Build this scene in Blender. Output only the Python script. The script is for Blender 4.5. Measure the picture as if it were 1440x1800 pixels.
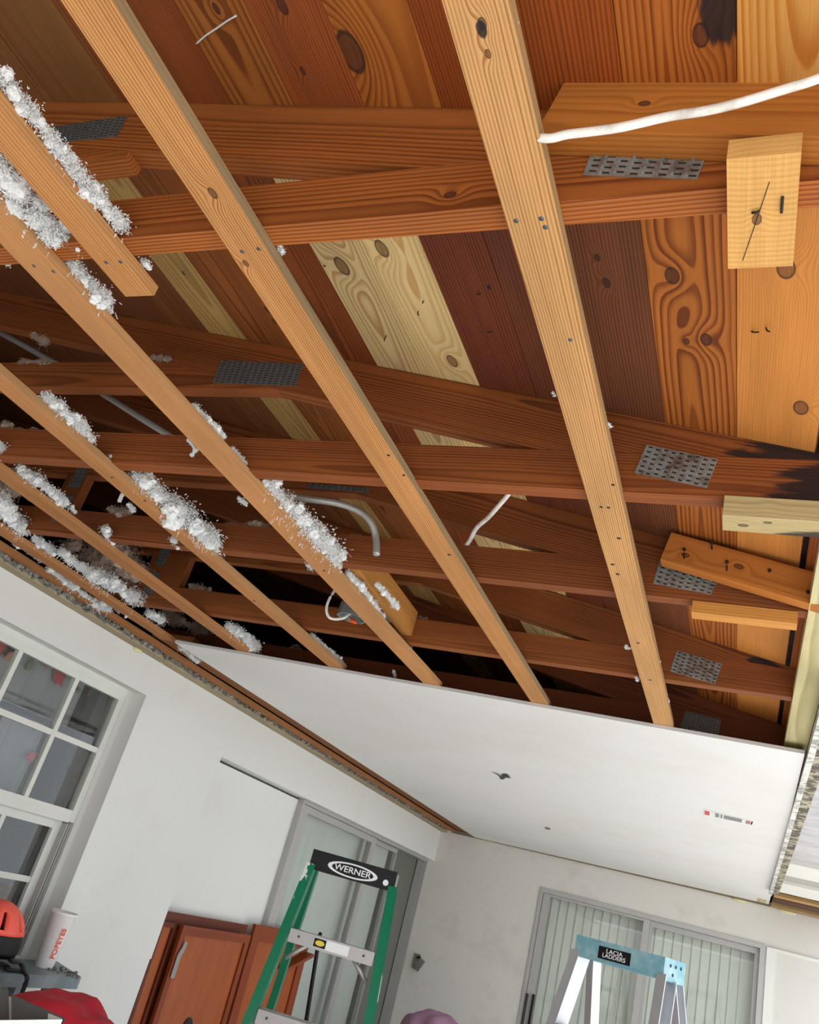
import bpy, bmesh, math, random
from mathutils import Vector, Matrix, noise

for o in list(bpy.data.objects):
    bpy.data.objects.remove(o)
SC = bpy.context.scene
COL = SC.collection
RND = random.Random(7)
ZC = 1.62                      # eye height above the floor

# ------------------------------------------------------------------ camera
CR = ((0.9132307, 0.32071393, 0.25130116),      # rows: image right, image down, view direction
      (0.06861864, 0.48690497, -0.87075544),
      (-0.40162318, 0.81244454, 0.42264961))
FPX = 1459.107
EYE = Vector((0, 0, ZC))
_r, _d, _f = (Vector(v) for v in CR)
cam = bpy.data.cameras.new('camera')
cam.sensor_fit = 'AUTO'
cam.sensor_width = 36.0
cam.lens = FPX * 36.0 / 1800.0
cam.clip_start = 0.02
co = bpy.data.objects.new('camera', cam)
COL.objects.link(co)
mw = Matrix.Identity(4)
for i in range(3):
    mw[i][0] = _r[i]; mw[i][1] = -_d[i]; mw[i][2] = -_f[i]; mw[i][3] = EYE[i]
co.matrix_world = mw
SC.camera = co

# ------------------------------------------------------------------ light
SC.view_settings.view_transform = 'Standard'
SC.view_settings.look = 'None'
SC.view_settings.gamma = 1.0
SC.view_settings.exposure = 0.14
SC.view_settings.use_curve_mapping = False
SC.cycles.use_denoising = True
SC.cycles.max_bounces = 10
SC.cycles.diffuse_bounces = 6
SC.cycles.transparent_max_bounces = 12
SC.cycles.caustics_reflective = False
SC.cycles.caustics_refractive = False

w = bpy.data.worlds.new('sky')
SC.world = w
w.use_nodes = True
bg = w.node_tree.nodes['Background']
bg.inputs[0].default_value = (0.88, 0.94, 1.0, 1)
bg.inputs[1].default_value = 2.3

sl = bpy.data.lights.new('sun', 'SUN')
sl.energy = 7.5
sl.angle = 0.02
sl.color = (1.0, 0.97, 0.94)
so = bpy.data.objects.new('sun', sl)
COL.objects.link(so)
so.rotation_euler = Vector((-0.46, -0.36, -0.95)).to_track_quat('-Z', 'Y').to_euler()
so.location = (4, 3, 6)


# ------------------------------------------------------------------ pixel helpers (1440 x 1800 frame)
def ray(px, py):
    a, b = (px - 720.0) / FPX, (py - 900.0) / FPX
    return _r * a + _d * b + _f


def onz(px, py, z):
    q = ray(px, py)
    return q * (z / q.z) + EYE


def onx(px, py, x):
    q = ray(px, py)
    return q * (x / q.x) + EYE


def ony(px, py, y):
    q = ray(px, py)
    return q * (y / q.y) + EYE


def at(px, py, dist):
    q = ray(px, py)
    return q * (dist / q.length) + EYE


def V(x, y, z):
    return Vector((x, y, z + ZC))


# ------------------------------------------------------------------ materials
def srgb(r, g, b):
    def c(v):
        v /= 255.0
        return v / 12.92 if v <= 0.04045 else ((v + 0.055) / 1.055) ** 2.4
    return (c(r), c(g), c(b), 1.0)


class NT:
    def __init__(self, name):
        self.m = bpy.data.materials.new(name)
        self.m.use_nodes = True
        self.t = self.m.node_tree
        self.n = self.t.nodes
        self.b = self.n['Principled BSDF']

    def link(self, a, b):
        self.t.links.new(a, b)

    def put(self, sock, v):
        if hasattr(v, 'is_output') or hasattr(v, 'links'):
            self.link(v, sock)
        else:
            sock.default_value = v

    def math(self, op, a, b=None, c=None, clamp=False):
        n = self.n.new('ShaderNodeMath')
        n.operation = op
        n.use_clamp = clamp
        self.put(n.inputs[0], a)
        if b is not None: self.put(n.inputs[1], b)
        if c is not None: self.put(n.inputs[2], c)
        return n.outputs[0]

    def vmath(self, op, a, b=None):
        n = self.n.new('ShaderNodeVectorMath')
        n.operation = op
        self.put(n.inputs[0], a)
        if b is not None: self.put(n.inputs[1], b)
        return n.outputs['Value'] if op in ('LENGTH', 'DOT_PRODUCT') else n.outputs[0]

    def noise(self, vec, scale, detail=2.0, rough=0.5, color=False):
        n = self.n.new('ShaderNodeTexNoise')
        if vec is not None: self.link(vec, n.inputs['Vector'])
        n.inputs['Scale'].default_value = scale
        n.inputs['Detail'].default_value = detail
        n.inputs['Roughness'].default_value = rough
        return n.outputs['Color' if color else 'Fac']

    def smooth(self, v, a, b):
        n = self.n.new('ShaderNodeMapRange')
        n.interpolation_type = 'SMOOTHSTEP'
        self.put(n.inputs['Value'], v)
        self.put(n.inputs['From Min'], a)
        self.put(n.inputs['From Max'], b)
        return n.outputs['Result']

    def mix(self, f, a, b, mode='MIX'):
        n = self.n.new('ShaderNodeMix')
        n.data_type = 'RGBA'
        n.blend_type = mode
        self.put(n.inputs['Factor'], f)
        self.put(n.inputs[6], a)
        self.put(n.inputs[7], b)
        return n.outputs[2]

    def attr(self, name):
        n = self.n.new('ShaderNodeAttribute')
        n.attribute_type = 'OBJECT'
        n.attribute_name = name
        return n

    def obj(self):
        n = self.n.new('ShaderNodeTexCoord')
        return n.outputs['Object']

    def sep(self, v):
        n = self.n.new('ShaderNodeSeparateXYZ')
        self.link(v, n.inputs[0])
        return n.outputs

    def comb(self, x, y, z):
        n = self.n.new('ShaderNodeCombineXYZ')
        self.put(n.inputs[0], x); self.put(n.inputs[1], y); self.put(n.inputs[2], z)
        return n.outputs[0]

    def bump(self, h, strength, dist=0.002):
        n = self.n.new('ShaderNodeBump')
        n.inputs['Strength'].default_value = strength
        n.inputs['Distance'].default_value = dist
        self.link(h, n.inputs['Height'])
        self.link(n.outputs[0], self.b.inputs['Normal'])


def make_wood():
    """Solid wood: growth rings around a pith line that runs along local Y.
    Object properties: wa / wb early and late wood colour, wp pith x, pith z, drift,
    wq rings per metre, contrast, seed; k1..k4 knots (x, y, radius); st stain (x, y, radius)."""
    t = NT('sawn_wood')
    P = t.obj()
    wa, wb = t.attr('wa').outputs['Color'], t.attr('wb').outputs['Color']
    wp = t.sep(t.attr('wp').outputs['Vector'])
    wq = t.sep(t.attr('wq').outputs['Vector'])
    seed = t.comb(wq[2], wq[2], wq[2])
    Ps = t.vmath('ADD', P, seed)
    x, y, z = t.sep(P)[0], t.sep(P)[1], t.sep(P)[2]
    lowv = t.vmath('MULTIPLY', Ps, (7.0, 1.1, 7.0))
    n1 = t.noise(lowv, 1.0, 2.0, 0.5, True)
    n1s = t.sep(n1)
    fx = t.math('ADD', t.math('SUBTRACT', x, wp[0]), t.math('MULTIPLY', t.math('SUBTRACT', n1s[0], 0.5), 0.022))
    fz = t.math('ADD', t.math('SUBTRACT', z, wp[1]), t.math('MULTIPLY', y, wp[2]))
    fz = t.math('ADD', fz, t.math('MULTIPLY', t.math('SUBTRACT', n1s[1], 0.5), 0.02))
    r = t.math('SQRT', t.math('ADD', t.math('MULTIPLY', fx, fx), t.math('MULTIPLY', fz, fz)))
    knot_mask, ring_mask = None, None
    for k in ('k1', 'k2', 'k3', 'k4'):
        kk = t.sep(t.attr(k).outputs['Vector'])
        dx = t.math('SUBTRACT', x, kk[0])
        dy = t.math('MULTIPLY', t.math('SUBTRACT', y, kk[1]), 0.62)
        wob = t.math('MULTIPLY', t.math('SUBTRACT', n1s[2], 0.5), 0.008)
        d = t.math('ADD', t.math('SQRT', t.math('ADD', t.math('MULTIPLY', dx, dx), t.math('MULTIPLY', dy, dy))), wob)
        rr = t.math('MAXIMUM', kk[2], 0.00001)
        q = t.math('DIVIDE', d, rr)
        g = t.math('POWER', 2.718, t.math('MULTIPLY', t.math('MULTIPLY', q, q), -0.16))
        r = t.math('ADD', r, t.math('MULTIPLY', g, t.math('MULTIPLY', kk[2], 2.3)))
        m = t.math('SUBTRACT', 1.0, t.smooth(q, 0.86, 1.08))
        rim = t.math('SUBTRACT', 1.0, t.smooth(t.math('ABSOLUTE', t.math('SUBTRACT', q, 0.97)), 0.04, 0.2))
        ok = t.math('GREATER_THAN', kk[2], 0.0005)
        m = t.math('MULTIPLY', m, ok); rim = t.math('MULTIPLY', rim, ok)
        knot_mask = m if knot_mask is None else t.math('MAXIMUM', knot_mask, m)
        ring_mask = rim if ring_mask is None else t.math('MAXIMUM', ring_mask, rim)
    ph = t.math('MULTIPLY', r, wq[0])
    fr = t.math('FRACT', ph)
    late = t.math('MULTIPLY', t.smooth(fr, 0.25, 0.86), t.math('SUBTRACT', 1.0, t.smooth(fr, 0.9, 1.0)))
    cell = t.math('FLOOR', ph)
    wn = t.n.new('ShaderNodeTexWhiteNoise'); wn.noise_dimensions = '1D'
    t.link(t.math('ADD', cell, wq[2]), wn.inputs['W'])
    late = t.math('MULTIPLY', late, t.math('MULTIPLY_ADD', wn.outputs['Value'], 0.5, 0.6))
    late = t.math('MULTIPLY', late, wq[1], clamp=True)
    fine = t.noise(t.vmath('MULTIPLY', Ps, (420.0, 9.0, 420.0)), 1.0, 2.0)
    big = t.noise(t.vmath('MULTIPLY', Ps, (14.0, 2.5, 14.0)), 1.0, 3.0)
    col = t.mix(late, wa, wb)
    val = t.math('MULTIPLY', t.math('MULTIPLY_ADD', fine, 0.34, 0.83), t.math('MULTIPLY_ADD', big, 0.5, 0.54))
    hsv = t.n.new('ShaderNodeHueSaturation')
    hsv.inputs['Saturation'].default_value = 1.06
    t.link(col, hsv.inputs['Color']); t.link(val, hsv.inputs['Value'])
    col = hsv.outputs[0]
    kc = t.mix(fine, t.mix(0.82, wb, (0.012, 0.006, 0.003, 1)), t.mix(0.45, wb, (0.05, 0.02, 0.01, 1)))
    col = t.mix(t.math('MULTIPLY', knot_mask, 0.9), col, kc)
    col = t.mix(t.math('MULTIPLY', ring_mask, 0.75), col, (0.012, 0.006, 0.003, 1))
    st = t.sep(t.attr('st').outputs['Vector'])
    dx = t.math('SUBTRACT', x, st[0])
    dy = t.math('MULTIPLY', t.math('SUBTRACT', y, st[1]), 0.6)
    ds = t.math('SQRT', t.math('ADD', t.math('MULTIPLY', dx, dx), t.math('MULTIPLY', dy, dy)))
    sn = t.noise(t.vmath('MULTIPLY', Ps, (60.0, 7.0, 60.0)), 1.0, 4.0, 0.65)
    ds = t.math('ADD', ds, t.math('MULTIPLY', t.math('SUBTRACT', sn, 0.5), t.math('MULTIPLY', st[2], 1.5)))
    sm = t.math('SUBTRACT', 1.0, t.smooth(ds, t.math('MULTIPLY', st[2], 0.72), t.math('MULTIPLY', st[2], 1.02)))
    sm = t.math('MULTIPLY', sm, t.math('GREATER_THAN', st[2], 0.0005))
    col = t.mix(t.math('MULTIPLY', sm, 0.93), col, (0.010, 0.008, 0.010, 1))
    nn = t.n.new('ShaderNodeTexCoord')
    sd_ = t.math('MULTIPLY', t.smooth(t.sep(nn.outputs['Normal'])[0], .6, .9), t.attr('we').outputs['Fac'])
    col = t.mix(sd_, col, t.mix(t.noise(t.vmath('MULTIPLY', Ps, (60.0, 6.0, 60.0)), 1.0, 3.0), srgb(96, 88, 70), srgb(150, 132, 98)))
    t.link(col, t.b.inputs['Base Color'])
    rg = t.attr('wr').outputs['Fac']
    t.link(t.math('SUBTRACT', 0.72, rg), t.b.inputs['Roughness'])
    t.b.inputs['Specular IOR Level'].default_value = 0.3
    t.bump(t.math('MULTIPLY_ADD', fine, 0.5, t.math('MULTIPLY', late, -0.5)), 0.35, 0.0012)
    return t.m


WOOD = make_wood()


def plain(name, rgb, rough=0.6, metal=0.0, spec=0.5, var=0.0, scale=30.0, bump=0.0, coat=0.0):
    t = NT(name)
    c = srgb(*rgb)
    if var or bump:
        P = t.obj()
        nz = t.noise(P, scale, 4.0, 0.6)
    if var:
        hsv = t.n.new('ShaderNodeHueSaturation')
        hsv.inputs['Color'].default_value = c
        t.link(t.math('MULTIPLY_ADD', nz, 2 * var, 1 - var), hsv.inputs['Value'])
        t.link(hsv.outputs[0], t.b.inputs['Base Color'])
    else:
        t.b.inputs['Base Color'].default_value = c
    if bump:
        t.bump(nz, bump, 0.004)
    t.b.inputs['Roughness'].default_value = rough
    t.b.inputs['Metallic'].default_value = metal
    t.b.inputs['Specular IOR Level'].default_value = spec
    if coat:
        t.b.inputs['Coat Weight'].default_value = coat
    return t.m


def speckled(name, base, spot, scale, lo, hi, rough=0.6, metal=0.0, amount=1.0, stretch=(1, 1, 1)):
    """base paint with worn spots / stains of their own shape"""
    t = NT(name)
    P = t.vmath('MULTIPLY', t.obj(), stretch)
    a = t.noise(P, scale, 5.0, 0.65)
    b = t.noise(P, scale * 0.31, 2.0)
    m = t.math('MULTIPLY', t.smooth(t.math('MULTIPLY_ADD', b, 0.5, t.math('MULTIPLY', a, 0.75)), lo, hi), amount)
    t.link(t.mix(m, srgb(*base), srgb(*spot)), t.b.inputs['Base Color'])
    t.b.inputs['Roughness'].default_value = rough
    t.b.inputs['Metallic'].default_value = metal
    t.bump(a, 0.25, 0.002)
    return t.m


def glass_mat(name, tint=(0.955, 0.97, 0.96, 1), ior=1.5):
    t = NT(name)
    out = t.n['Material Output']
    tr = t.n.new('ShaderNodeBsdfTransparent'); tr.inputs[0].default_value = tint
    gl = t.n.new('ShaderNodeBsdfGlossy'); gl.inputs['Roughness'].default_value = 0.01
    fr = t.n.new('ShaderNodeLayerWeight'); fr.inputs[0].default_value = 0.5
    fac = t.math('MULTIPLY_ADD', t.math('POWER', fr.outputs['Facing'], 4.0), 0.75, 0.035)
    mx = t.n.new('ShaderNodeMixShader')
    t.link(fac, mx.inputs[0]); t.link(tr.outputs[0], mx.inputs[1]); t.link(gl.outputs[0], mx.inputs[2])
    t.link(mx.outputs[0], out.inputs[0])
    t.n.remove(t.b)
    return t.m


M = {}
M['wall'] = speckled('painted_plaster', (212, 213, 210), (196, 190, 180), 6.0, 0.66, 0.82, 0.75, amount=0.2)
M['wallback'] = speckled('scuffed_plaster', (210, 207, 200), (186, 180, 168), 7.0, 0.62, 0.8, 0.75, amount=0.3)
M['panel'] = speckled('white_ceiling_board', (226, 227, 226), (216, 212, 206), 3.0, 0.5, 0.9, 0.55, amount=0.5)
M['boardedge'] = plain('board_edge', (196, 194, 192), 0.8, var=0.06, scale=60)
M['floor'] = speckled('pale_floor_tile', (212, 210, 208), (188, 186, 184), 5.0, 0.5, 0.8, 0.45)
M['ground'] = speckled('patio_concrete', (190, 186, 178), (160, 156, 148), 4.0, 0.5, 0.8, 0.8)
M['alu'] = plain('grey_aluminium', (176, 174, 172), 0.45, 0.35, var=0.06, scale=25)
M['aludark'] = plain('dark_gasket', (52, 52, 52), 0.7)
M['white'] = plain('white_paint', (222, 222, 216), 0.5, var=0.04, scale=12)
M['winpaint'] = plain('window_paint', (206, 208, 202), 0.5, var=.04, scale=20)
M['glass'] = glass_mat('window_glass')
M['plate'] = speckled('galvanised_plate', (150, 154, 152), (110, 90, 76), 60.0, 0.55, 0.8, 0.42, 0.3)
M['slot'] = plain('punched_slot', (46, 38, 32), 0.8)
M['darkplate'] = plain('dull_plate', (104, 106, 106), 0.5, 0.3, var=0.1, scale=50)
M['nail'] = plain('nail_steel', (96, 98, 100), 0.45, 0.7)
M['rustnail'] = plain('rusty_nail', (50, 38, 32), 0.7, 0.3)
M['fluff'] = plain('white_insulation', (222, 225, 226), 0.9, spec=0.1)
M['dustfluff'] = plain('dusty_insulation', (168, 150, 138), 0.95, spec=0.1, var=0.15, scale=40)
M['conduit'] = plain('steel_conduit', (168, 168, 166), 0.4, 0.35, var=0.08, scale=40)
M['cable'] = speckled('white_cable_sheath', (232, 230, 224), (168, 158, 146), 30.0, 0.6, 0.8, 0.45, amount=0.6)
M['zinc'] = plain('zinc_box', (152, 158, 158), 0.45, 0.6, var=0.12, scale=30)
M['orange'] = plain('orange_plastic', (232, 84, 36), 0.4)
M['copper'] = plain('bare_wire', (196, 180, 150), 0.4, 0.4)
M['green'] = speckled('green_fibreglass', (0, 112, 78), (222, 226, 222), 9.0, 0.70, 0.715, 0.3, amount=0.9, stretch=(1, 1, 0.35))
M['black'] = plain('black_plastic', (12, 12, 13), 0.5, spec=.3)
M['mill'] = plain('mill_aluminium', (196, 198, 202), 0.38, 0.75, var=0.06, scale=30)
M['stepalu'] = plain('step_aluminium', (168, 164, 162), 0.45, 0.55, var=0.06, scale=30)
M['print'] = plain('white_print', (226, 228, 228), 0.5)
M['blue'] = speckled('blue_plastic', (112, 164, 178), (158, 190, 196), 16.0, 0.55, 0.8, 0.5)
M['yellow'] = plain('yellow_print', (222, 196, 60), 0.5)
M['bench'] = speckled('grey_blue_metal', (92, 108, 114), (122, 134, 138), 12.0, 0.5, 0.8, 0.42)
M['cup'] = plain('white_paper_cup', (232, 230, 228), 0.5)
M['cuptext'] = plain('orange_red_print', (226, 82, 40), 0.5)
M['coral'] = plain('coral_shell', (250, 96, 80), 0.4, var=0.05, scale=30)
M['strap'] = plain('black_webbing', (22, 22, 24), 0.7)
M['red'] = plain('red_cloth', (176, 6, 34), 0.75, var=0.08, scale=8)
M['carton'] = plain('white_carton', (226, 226, 224), 0.6)
M['cartonin'] = plain('grey_carton_inside', (122, 118, 114), 0.8)
M['curtain'] = plain('pale_grey_fabric', (170, 172, 176), 0.9, var=0.1, scale=10)
M['sheer'] = plain('sheer_panel', (196, 202, 196), 0.7, var=0.05, scale=6)
M['slat'] = plain('blind_slat', (208, 210, 202), 0.6)
M['leafred'] = plain('red_leaf_print', (150, 50, 46), 0.9)
M['leafbrown'] = plain('brown_leaf_print', (146, 96, 60), 0.9)
M['leafgreen'] = plain('green_leaf_print', (88, 92, 76), 0.9)
M['roomwall'] = plain('inner_room_wall', (126, 128, 128), 0.85)
M['darkwall'] = plain('attic_lining', (46, 34, 28), 0.9)
M['purple'] = plain('mauve_fabric', (150, 112, 136), 0.85, var=0.25, scale=26)
M['steel'] = plain('dull_steel', (150, 146, 142), 0.4, 0.8)
M['crust'] = speckled('flaking_white_metal', (222, 222, 218), (150, 150, 144), 40.0, 0.58, 0.72, 0.6)
M['foam'] = speckled('weathered_foam', (176, 168, 146), (84, 80, 70), 36.0, 0.55, 0.66, 0.9)
M['sheet'] = speckled('brushed_sheet', (188, 186, 196), (222, 222, 228), 10.0, 0.45, 0.7, 0.25, 0.6, stretch=(1, 5, 1))
M['rubble'] = speckled('crumbled_gypsum', (166, 168, 162), (112, 112, 106), 40.0, 0.48, 0.62, 0.95)
M['yfoam'] = plain('yellow_foam', (214, 206, 158), 0.9)
M['stickerred'] = plain('red_sticker', (214, 60, 60), 0.5)
M['stickergrey'] = plain('grey_sticker', (128, 130, 130), 0.5)
M['darkgreen'] = plain('dark_green_paint', (26, 44, 34), 0.5)


# ------------------------------------------------------------------ object helpers
def tag(o, label=None, cat=None, group=None, kind=None):
    if label: o['label'] = label
    if cat: o['category'] = cat
    if group: o['group'] = group
    if kind: o['kind'] = kind
    return o


def empty(name, loc=(0, 0, 0), rz=0.0):
    o = bpy.data.objects.new(name, None)
    o.empty_display_size = 0.05
    COL.objects.link(o)
    o.matrix_world = Matrix.Translation(Vector(loc)) @ Matrix.Rotation(rz, 4, 'Z')
    return o


def adopt(child, parent, world=True):
    child.parent = parent
    if world:
        inv = parent.get('_inv')
        child.matrix_parent_inverse = WORLD[parent.name].inverted() if parent.name in WORLD else parent.matrix_basis.inverted()
    return child


WORLD = {}


def link(name, me, mat, parent=None, mw=None, world=True):
    if mat is not None and not me.materials:
        me.materials.append(mat)
    o = bpy.data.objects.new(name, me)
    COL.objects.link(o)
    mwx = mw if mw is not None else Matrix.Identity(4)
    o.matrix_basis = mwx
    WORLD[o.name] = mwx.copy()
    if parent is not None:
        adopt(o, parent, world)
    return o


def finish(bm, name, smooth=False):
    me = bpy.data.meshes.new(name)
    bmesh.ops.recalc_face_normals(bm, faces=bm.faces)
    bm.to_mesh(me)
    bm.free()
    if smooth:
        for p in me.polygons: p.use_smooth = True
    return me


def bm_box(bm, lo, hi, mat=None):
    x0, y0, z0 = lo; x1, y1, z1 = hi
    vs = [bm.verts.new(p) for p in ((x0, y0, z0), (x1, y0, z0), (x1, y1, z0), (x0, y1, z0), (x0, y0, z1), (x1, y0, z1), (x1, y1, z1), (x0, y1, z1))]
    if mat is not None:
        for v in vs: v.co = mat @ v.co
    for f in ((3, 2, 1, 0), (4, 5, 6, 7), (0, 1, 5, 4), (1, 2, 6, 5), (2, 3, 7, 6), (3, 0, 4, 7)):
        bm.faces.new([vs[i] for i in f])
    return vs


def bevel(bm, w, seg=1, angle=0.6):
    es = [e for e in bm.edges if len(e.link_faces) == 2 and e.calc_face_angle(0) > angle]
    if es: bmesh.ops.bevel(bm, geom=es, offset=w, segments=seg, affect='EDGES', profile=0.5)


def box(name, lo, hi, mat, parent=None, bev=0.0, seg=1, mw=None, world=True):
    """axis aligned box given by two eye-relative corners"""
    bm = bmesh.new()
    bm_box(bm, lo, hi)
    if bev: bevel(bm, bev, seg)
    if mw is None: mw = Matrix.Translation((0, 0, ZC))
    return link(name, finish(bm, name), mat, parent, mw, world)


def prism(name, outline, t0, t1, mat, parent=None, mw=None, bev=0.0, world=True):
    """outline (list of x,y) extruded from z=t0 to z=t1 in the frame mw"""
    bm = bmesh.new()
    a = [bm.verts.new((x, y, t0)) for x, y in outline]
    b = [bm.verts.new((x, y, t1)) for x, y in outline]
    bm.faces.new(a[::-1]); bm.faces.new(b)
    n = len(outline)
    for i in range(n):
        bm.faces.new((a[i], a[(i + 1) % n], b[(i + 1) % n], b[i]))
    if bev: bevel(bm, bev)
    return link(name, finish(bm, name), mat, parent, mw, world)


def tube_bm(bm, pts, r, n=10, flat=1.0, cap=True):
    pts = [Vector(p) for p in pts]
    rings = []
    up = Vector((0, 0, 1))
    for i, p in enumerate(pts):
        d = (pts[min(i + 1, len(pts) - 1)] - pts[max(i - 1, 0)]).normalized()
        if abs(d.dot(up)) > 0.98: up2 = Vector((0, 1, 0))
        else: up2 = up
        s = d.cross(up2).normalized(); u = s.cross(d)
        rr = r[i] if isinstance(r, (list, tuple)) else r
        rings.append([bm.verts.new(p + (s * math.cos(2 * math.pi * k / n) * flat + u * math.sin(2 * math.pi * k / n)) * rr) for k in range(n)])
    for a, b in zip(rings, rings[1:]):
        for k in range(n):
            bm.faces.new((a[k], a[(k + 1) % n], b[(k + 1) % n], b[k]))
    if cap:
        bm.faces.new(rings[0][::-1]); bm.faces.new(rings[-1])


def smooth_path(pts, n=6):
    pts = [Vector(p) for p in pts]
    out = []
    for i in range(len(pts) - 1):
        p0, p1, p2, p3 = pts[max(i - 1, 0)], pts[i], pts[i + 1], pts[min(i + 2, len(pts) - 1)]
        for k in range(n):
            t = k / n
            out.append(0.5 * ((2 * p1) + (p2 - p0) * t + (2 * p0 - 5 * p1 + 4 * p2 - p3) * t * t + (3 * p1 - p0 - 3 * p2 + p3) * t ** 3))
    out.append(pts[-1])
    return out


def tube(name, pts, r, mat, parent=None, n=10, flat=1.0, mw=None, world=True):
    bm = bmesh.new()
    tube_bm(bm, pts, r, n, flat)
    return link(name, finish(bm, name, True), mat, parent, mw, world)


def lathe_bm(bm, prof, n=32, cx=0.0, cy=0.0):
    rings = []
    for r, z in prof:
        rings.append([bm.verts.new((cx + r * math.cos(2 * math.pi * k / n), cy + r * math.sin(2 * math.pi * k / n), z)) for k in range(n)])
    for a, b in zip(rings, rings[1:]):
        for k in range(n):
            bm.faces.new((a[k], a[(k + 1) % n], b[(k + 1) % n], b[k]))
    bm.faces.new(rings[0][::-1]); bm.faces.new(rings[-1])


# ------------------------------------------------------------------ timber
def tone(o, wa, wb, wp=None, wq=None, knots=(), stain=None, gloss=0.0):
    o['wa'] = srgb(*wa)[:3]
    o['wb'] = srgb(*wb)[:3]
    o['wp'] = wp or (RND.uniform(-.02, .02), RND.uniform(-.09, -.04), RND.uniform(-.02, .02))
    o['wq'] = wq or (RND.uniform(150, 230), RND.uniform(.6, .95), RND.uniform(0, 40))
    for i, k in enumerate(knots[:4]):
        o['k%d' % (i + 1)] = tuple(float(v) for v in k)
    if stain: o['st'] = tuple(float(v) for v in stain)
    if gloss: o['wr'] = float(gloss)
    return o


def frame(p0, p1, wide):
    y = (p1 - p0).normalized()
    x = Vector(wide); x = (x - y * x.dot(y)).normalized()
    z = x.cross(y)
    m = Matrix.Identity(4)
    for i in range(3):
        m[i][0] = x[i]; m[i][1] = y[i]; m[i][2] = z[i]; m[i][3] = p0[i]
    return m


def timber(name, p0, p1, wide, w, t, parent=None, bev=0.0025, outline=None):
    """board from p0 to p1 (world), width w along 'wide', thickness t; length runs along local Y"""
    p0, p1 = Vector(p0), Vector(p1)
    L = (p1 - p0).length
    mw = frame(p0, p1, wide)
    if outline is None:
        outline = [(-w / 2, 0), (w / 2, 0), (w / 2, L), (-w / 2, L)]
    return prism(name, outline, -t / 2, t / 2, WOOD, parent, mw, bev)


def disc_nail(name, p, nrm, r, mat, parent, h=0.002, n=8):
    bm = bmesh.new()
    lathe_bm(bm, [(r * .9, -h), (r, -h * .3), (r * .95, h * .6), (r * .5, h)], n)
    q = Vector(nrm).to_track_quat('Z', 'Y').to_matrix().to_4x4()
    return link(name, finish(bm, name, True), mat, parent, Matrix.Translation(p) @ q)


# wood colours
RED = ((166, 94, 52), (112, 54, 28))
BROWN = ((158, 96, 54), (106, 56, 28))
ORANGE = ((196, 128, 70), (140, 76, 36))
TAN = ((214, 154, 92), (176, 112, 60))
PALE = ((226, 200, 150), (190, 150, 98))
DARK = ((118, 66, 42), (72, 36, 22))
STRIP = ((222, 164, 104), (186, 118, 64))

# ================================================================== SETTING
S = lambda o: tag(o, kind='structure')


def multi_box(name, boxes, mat):
    bm = bmesh.new()
    for lo, hi in boxes: bm_box(bm, lo, hi)
    return S(link(name, finish(bm, name), mat, None, Matrix.Translation((0, 0, ZC))))


FZ = -ZC
WX = -2.71
YB = 8.05
S(box('floor', (-2.95, -3.0, FZ - .12), (1.6, YB + .2, FZ), M['floor']))
S(box('floor_patio', (1.6, -8, FZ - .16), (14, 16, FZ - .03), M['ground']))
# left wall with its window opening and the shallow recess of the sliding door
multi_box('wall_left', [((-2.95, -3.0, FZ), (WX, 2.08, .775)),
                        ((-2.95, 2.08, FZ), (WX, 3.28, -.60)),
                        ((-2.95, 2.08, .604), (WX, 3.28, .775)),
                        ((-2.95, 3.28, FZ), (WX, 4.07, .775)),
                        ((-2.95, 4.07, .502), (WX, 8.06, .775)),
                        ((-2.95, 8.06, FZ), (WX, YB + .2, .775)),
                        ((-2.95, 4.07, FZ), (-2.80, 5.26, .488))], M['wall'])
multi_box('wall_back', [((-2.95, YB, FZ), (-1.68, YB + .2, .80)),
                        ((-1.68, YB, .512), (.17, YB + .2, .80)),
                        ((.17, YB, FZ), (1.7, YB + .2, .80))], M['wallback'])
multi_box('wall_adjoining_room', [((-4.6, 1.0, FZ), (-4.5, 8.4, .80)), ((-4.6, 8.3, FZ), (-2.95, 8.4, .80)),
                                  ((-4.6, .9, FZ), (-2.95, 1.0, .80)), ((-4.5, 1.0, FZ - .1), (-2.95, 8.3, FZ))], M['roomwall'])
multi_box('wall_behind_back_door', [((-2.0, 9.0, FZ), (.6, 9.1, .8)), ((-2.0, 8.25, FZ - .1), (.6, 9.0, FZ)), ((-2.0, 8.25, .7), (.6, 9.0, .8)),
                                    ((-2.0, 8.25, FZ), (-1.9, 9.0, .8)), ((.5, 8.25, FZ), (.6, 9.0, .8))], M['roomwall'])
multi_box('wall_front_blocker', [((-2.95, -3.1, FZ), (.3, -3.0, .83)), ((-2.95, -2.0, .83), (.3, -1.92, 1.6))], M['wall'])  # unseen partial wall, added to keep light off the left truss faces
# attic beyond the left wall
multi_box('ceiling_attic_side', [((-6.0, -3.0, .80), (-2.72, 8.6, .83)), ((-6.1, -3.0, .80), (-6.0, 8.6, 2.3)),
                                 ((-6.0, 8.5, .80), (1.0, 8.6, 2.3)), ((-6.0, -3.0, .83), (-2.9, -2.9, 2.3))], M['darkwall'])

# ------------------------------------------------------------------ roof deck of tongue and groove boards
SL = -.212
DZ = .9255
deck = empty('roof_deck', V(0, 2, DZ))
WORLD[deck.name] = deck.matrix_basis.copy()
S(deck)
BW = .1345


def deckz(x): return DZ + SL * x


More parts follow.
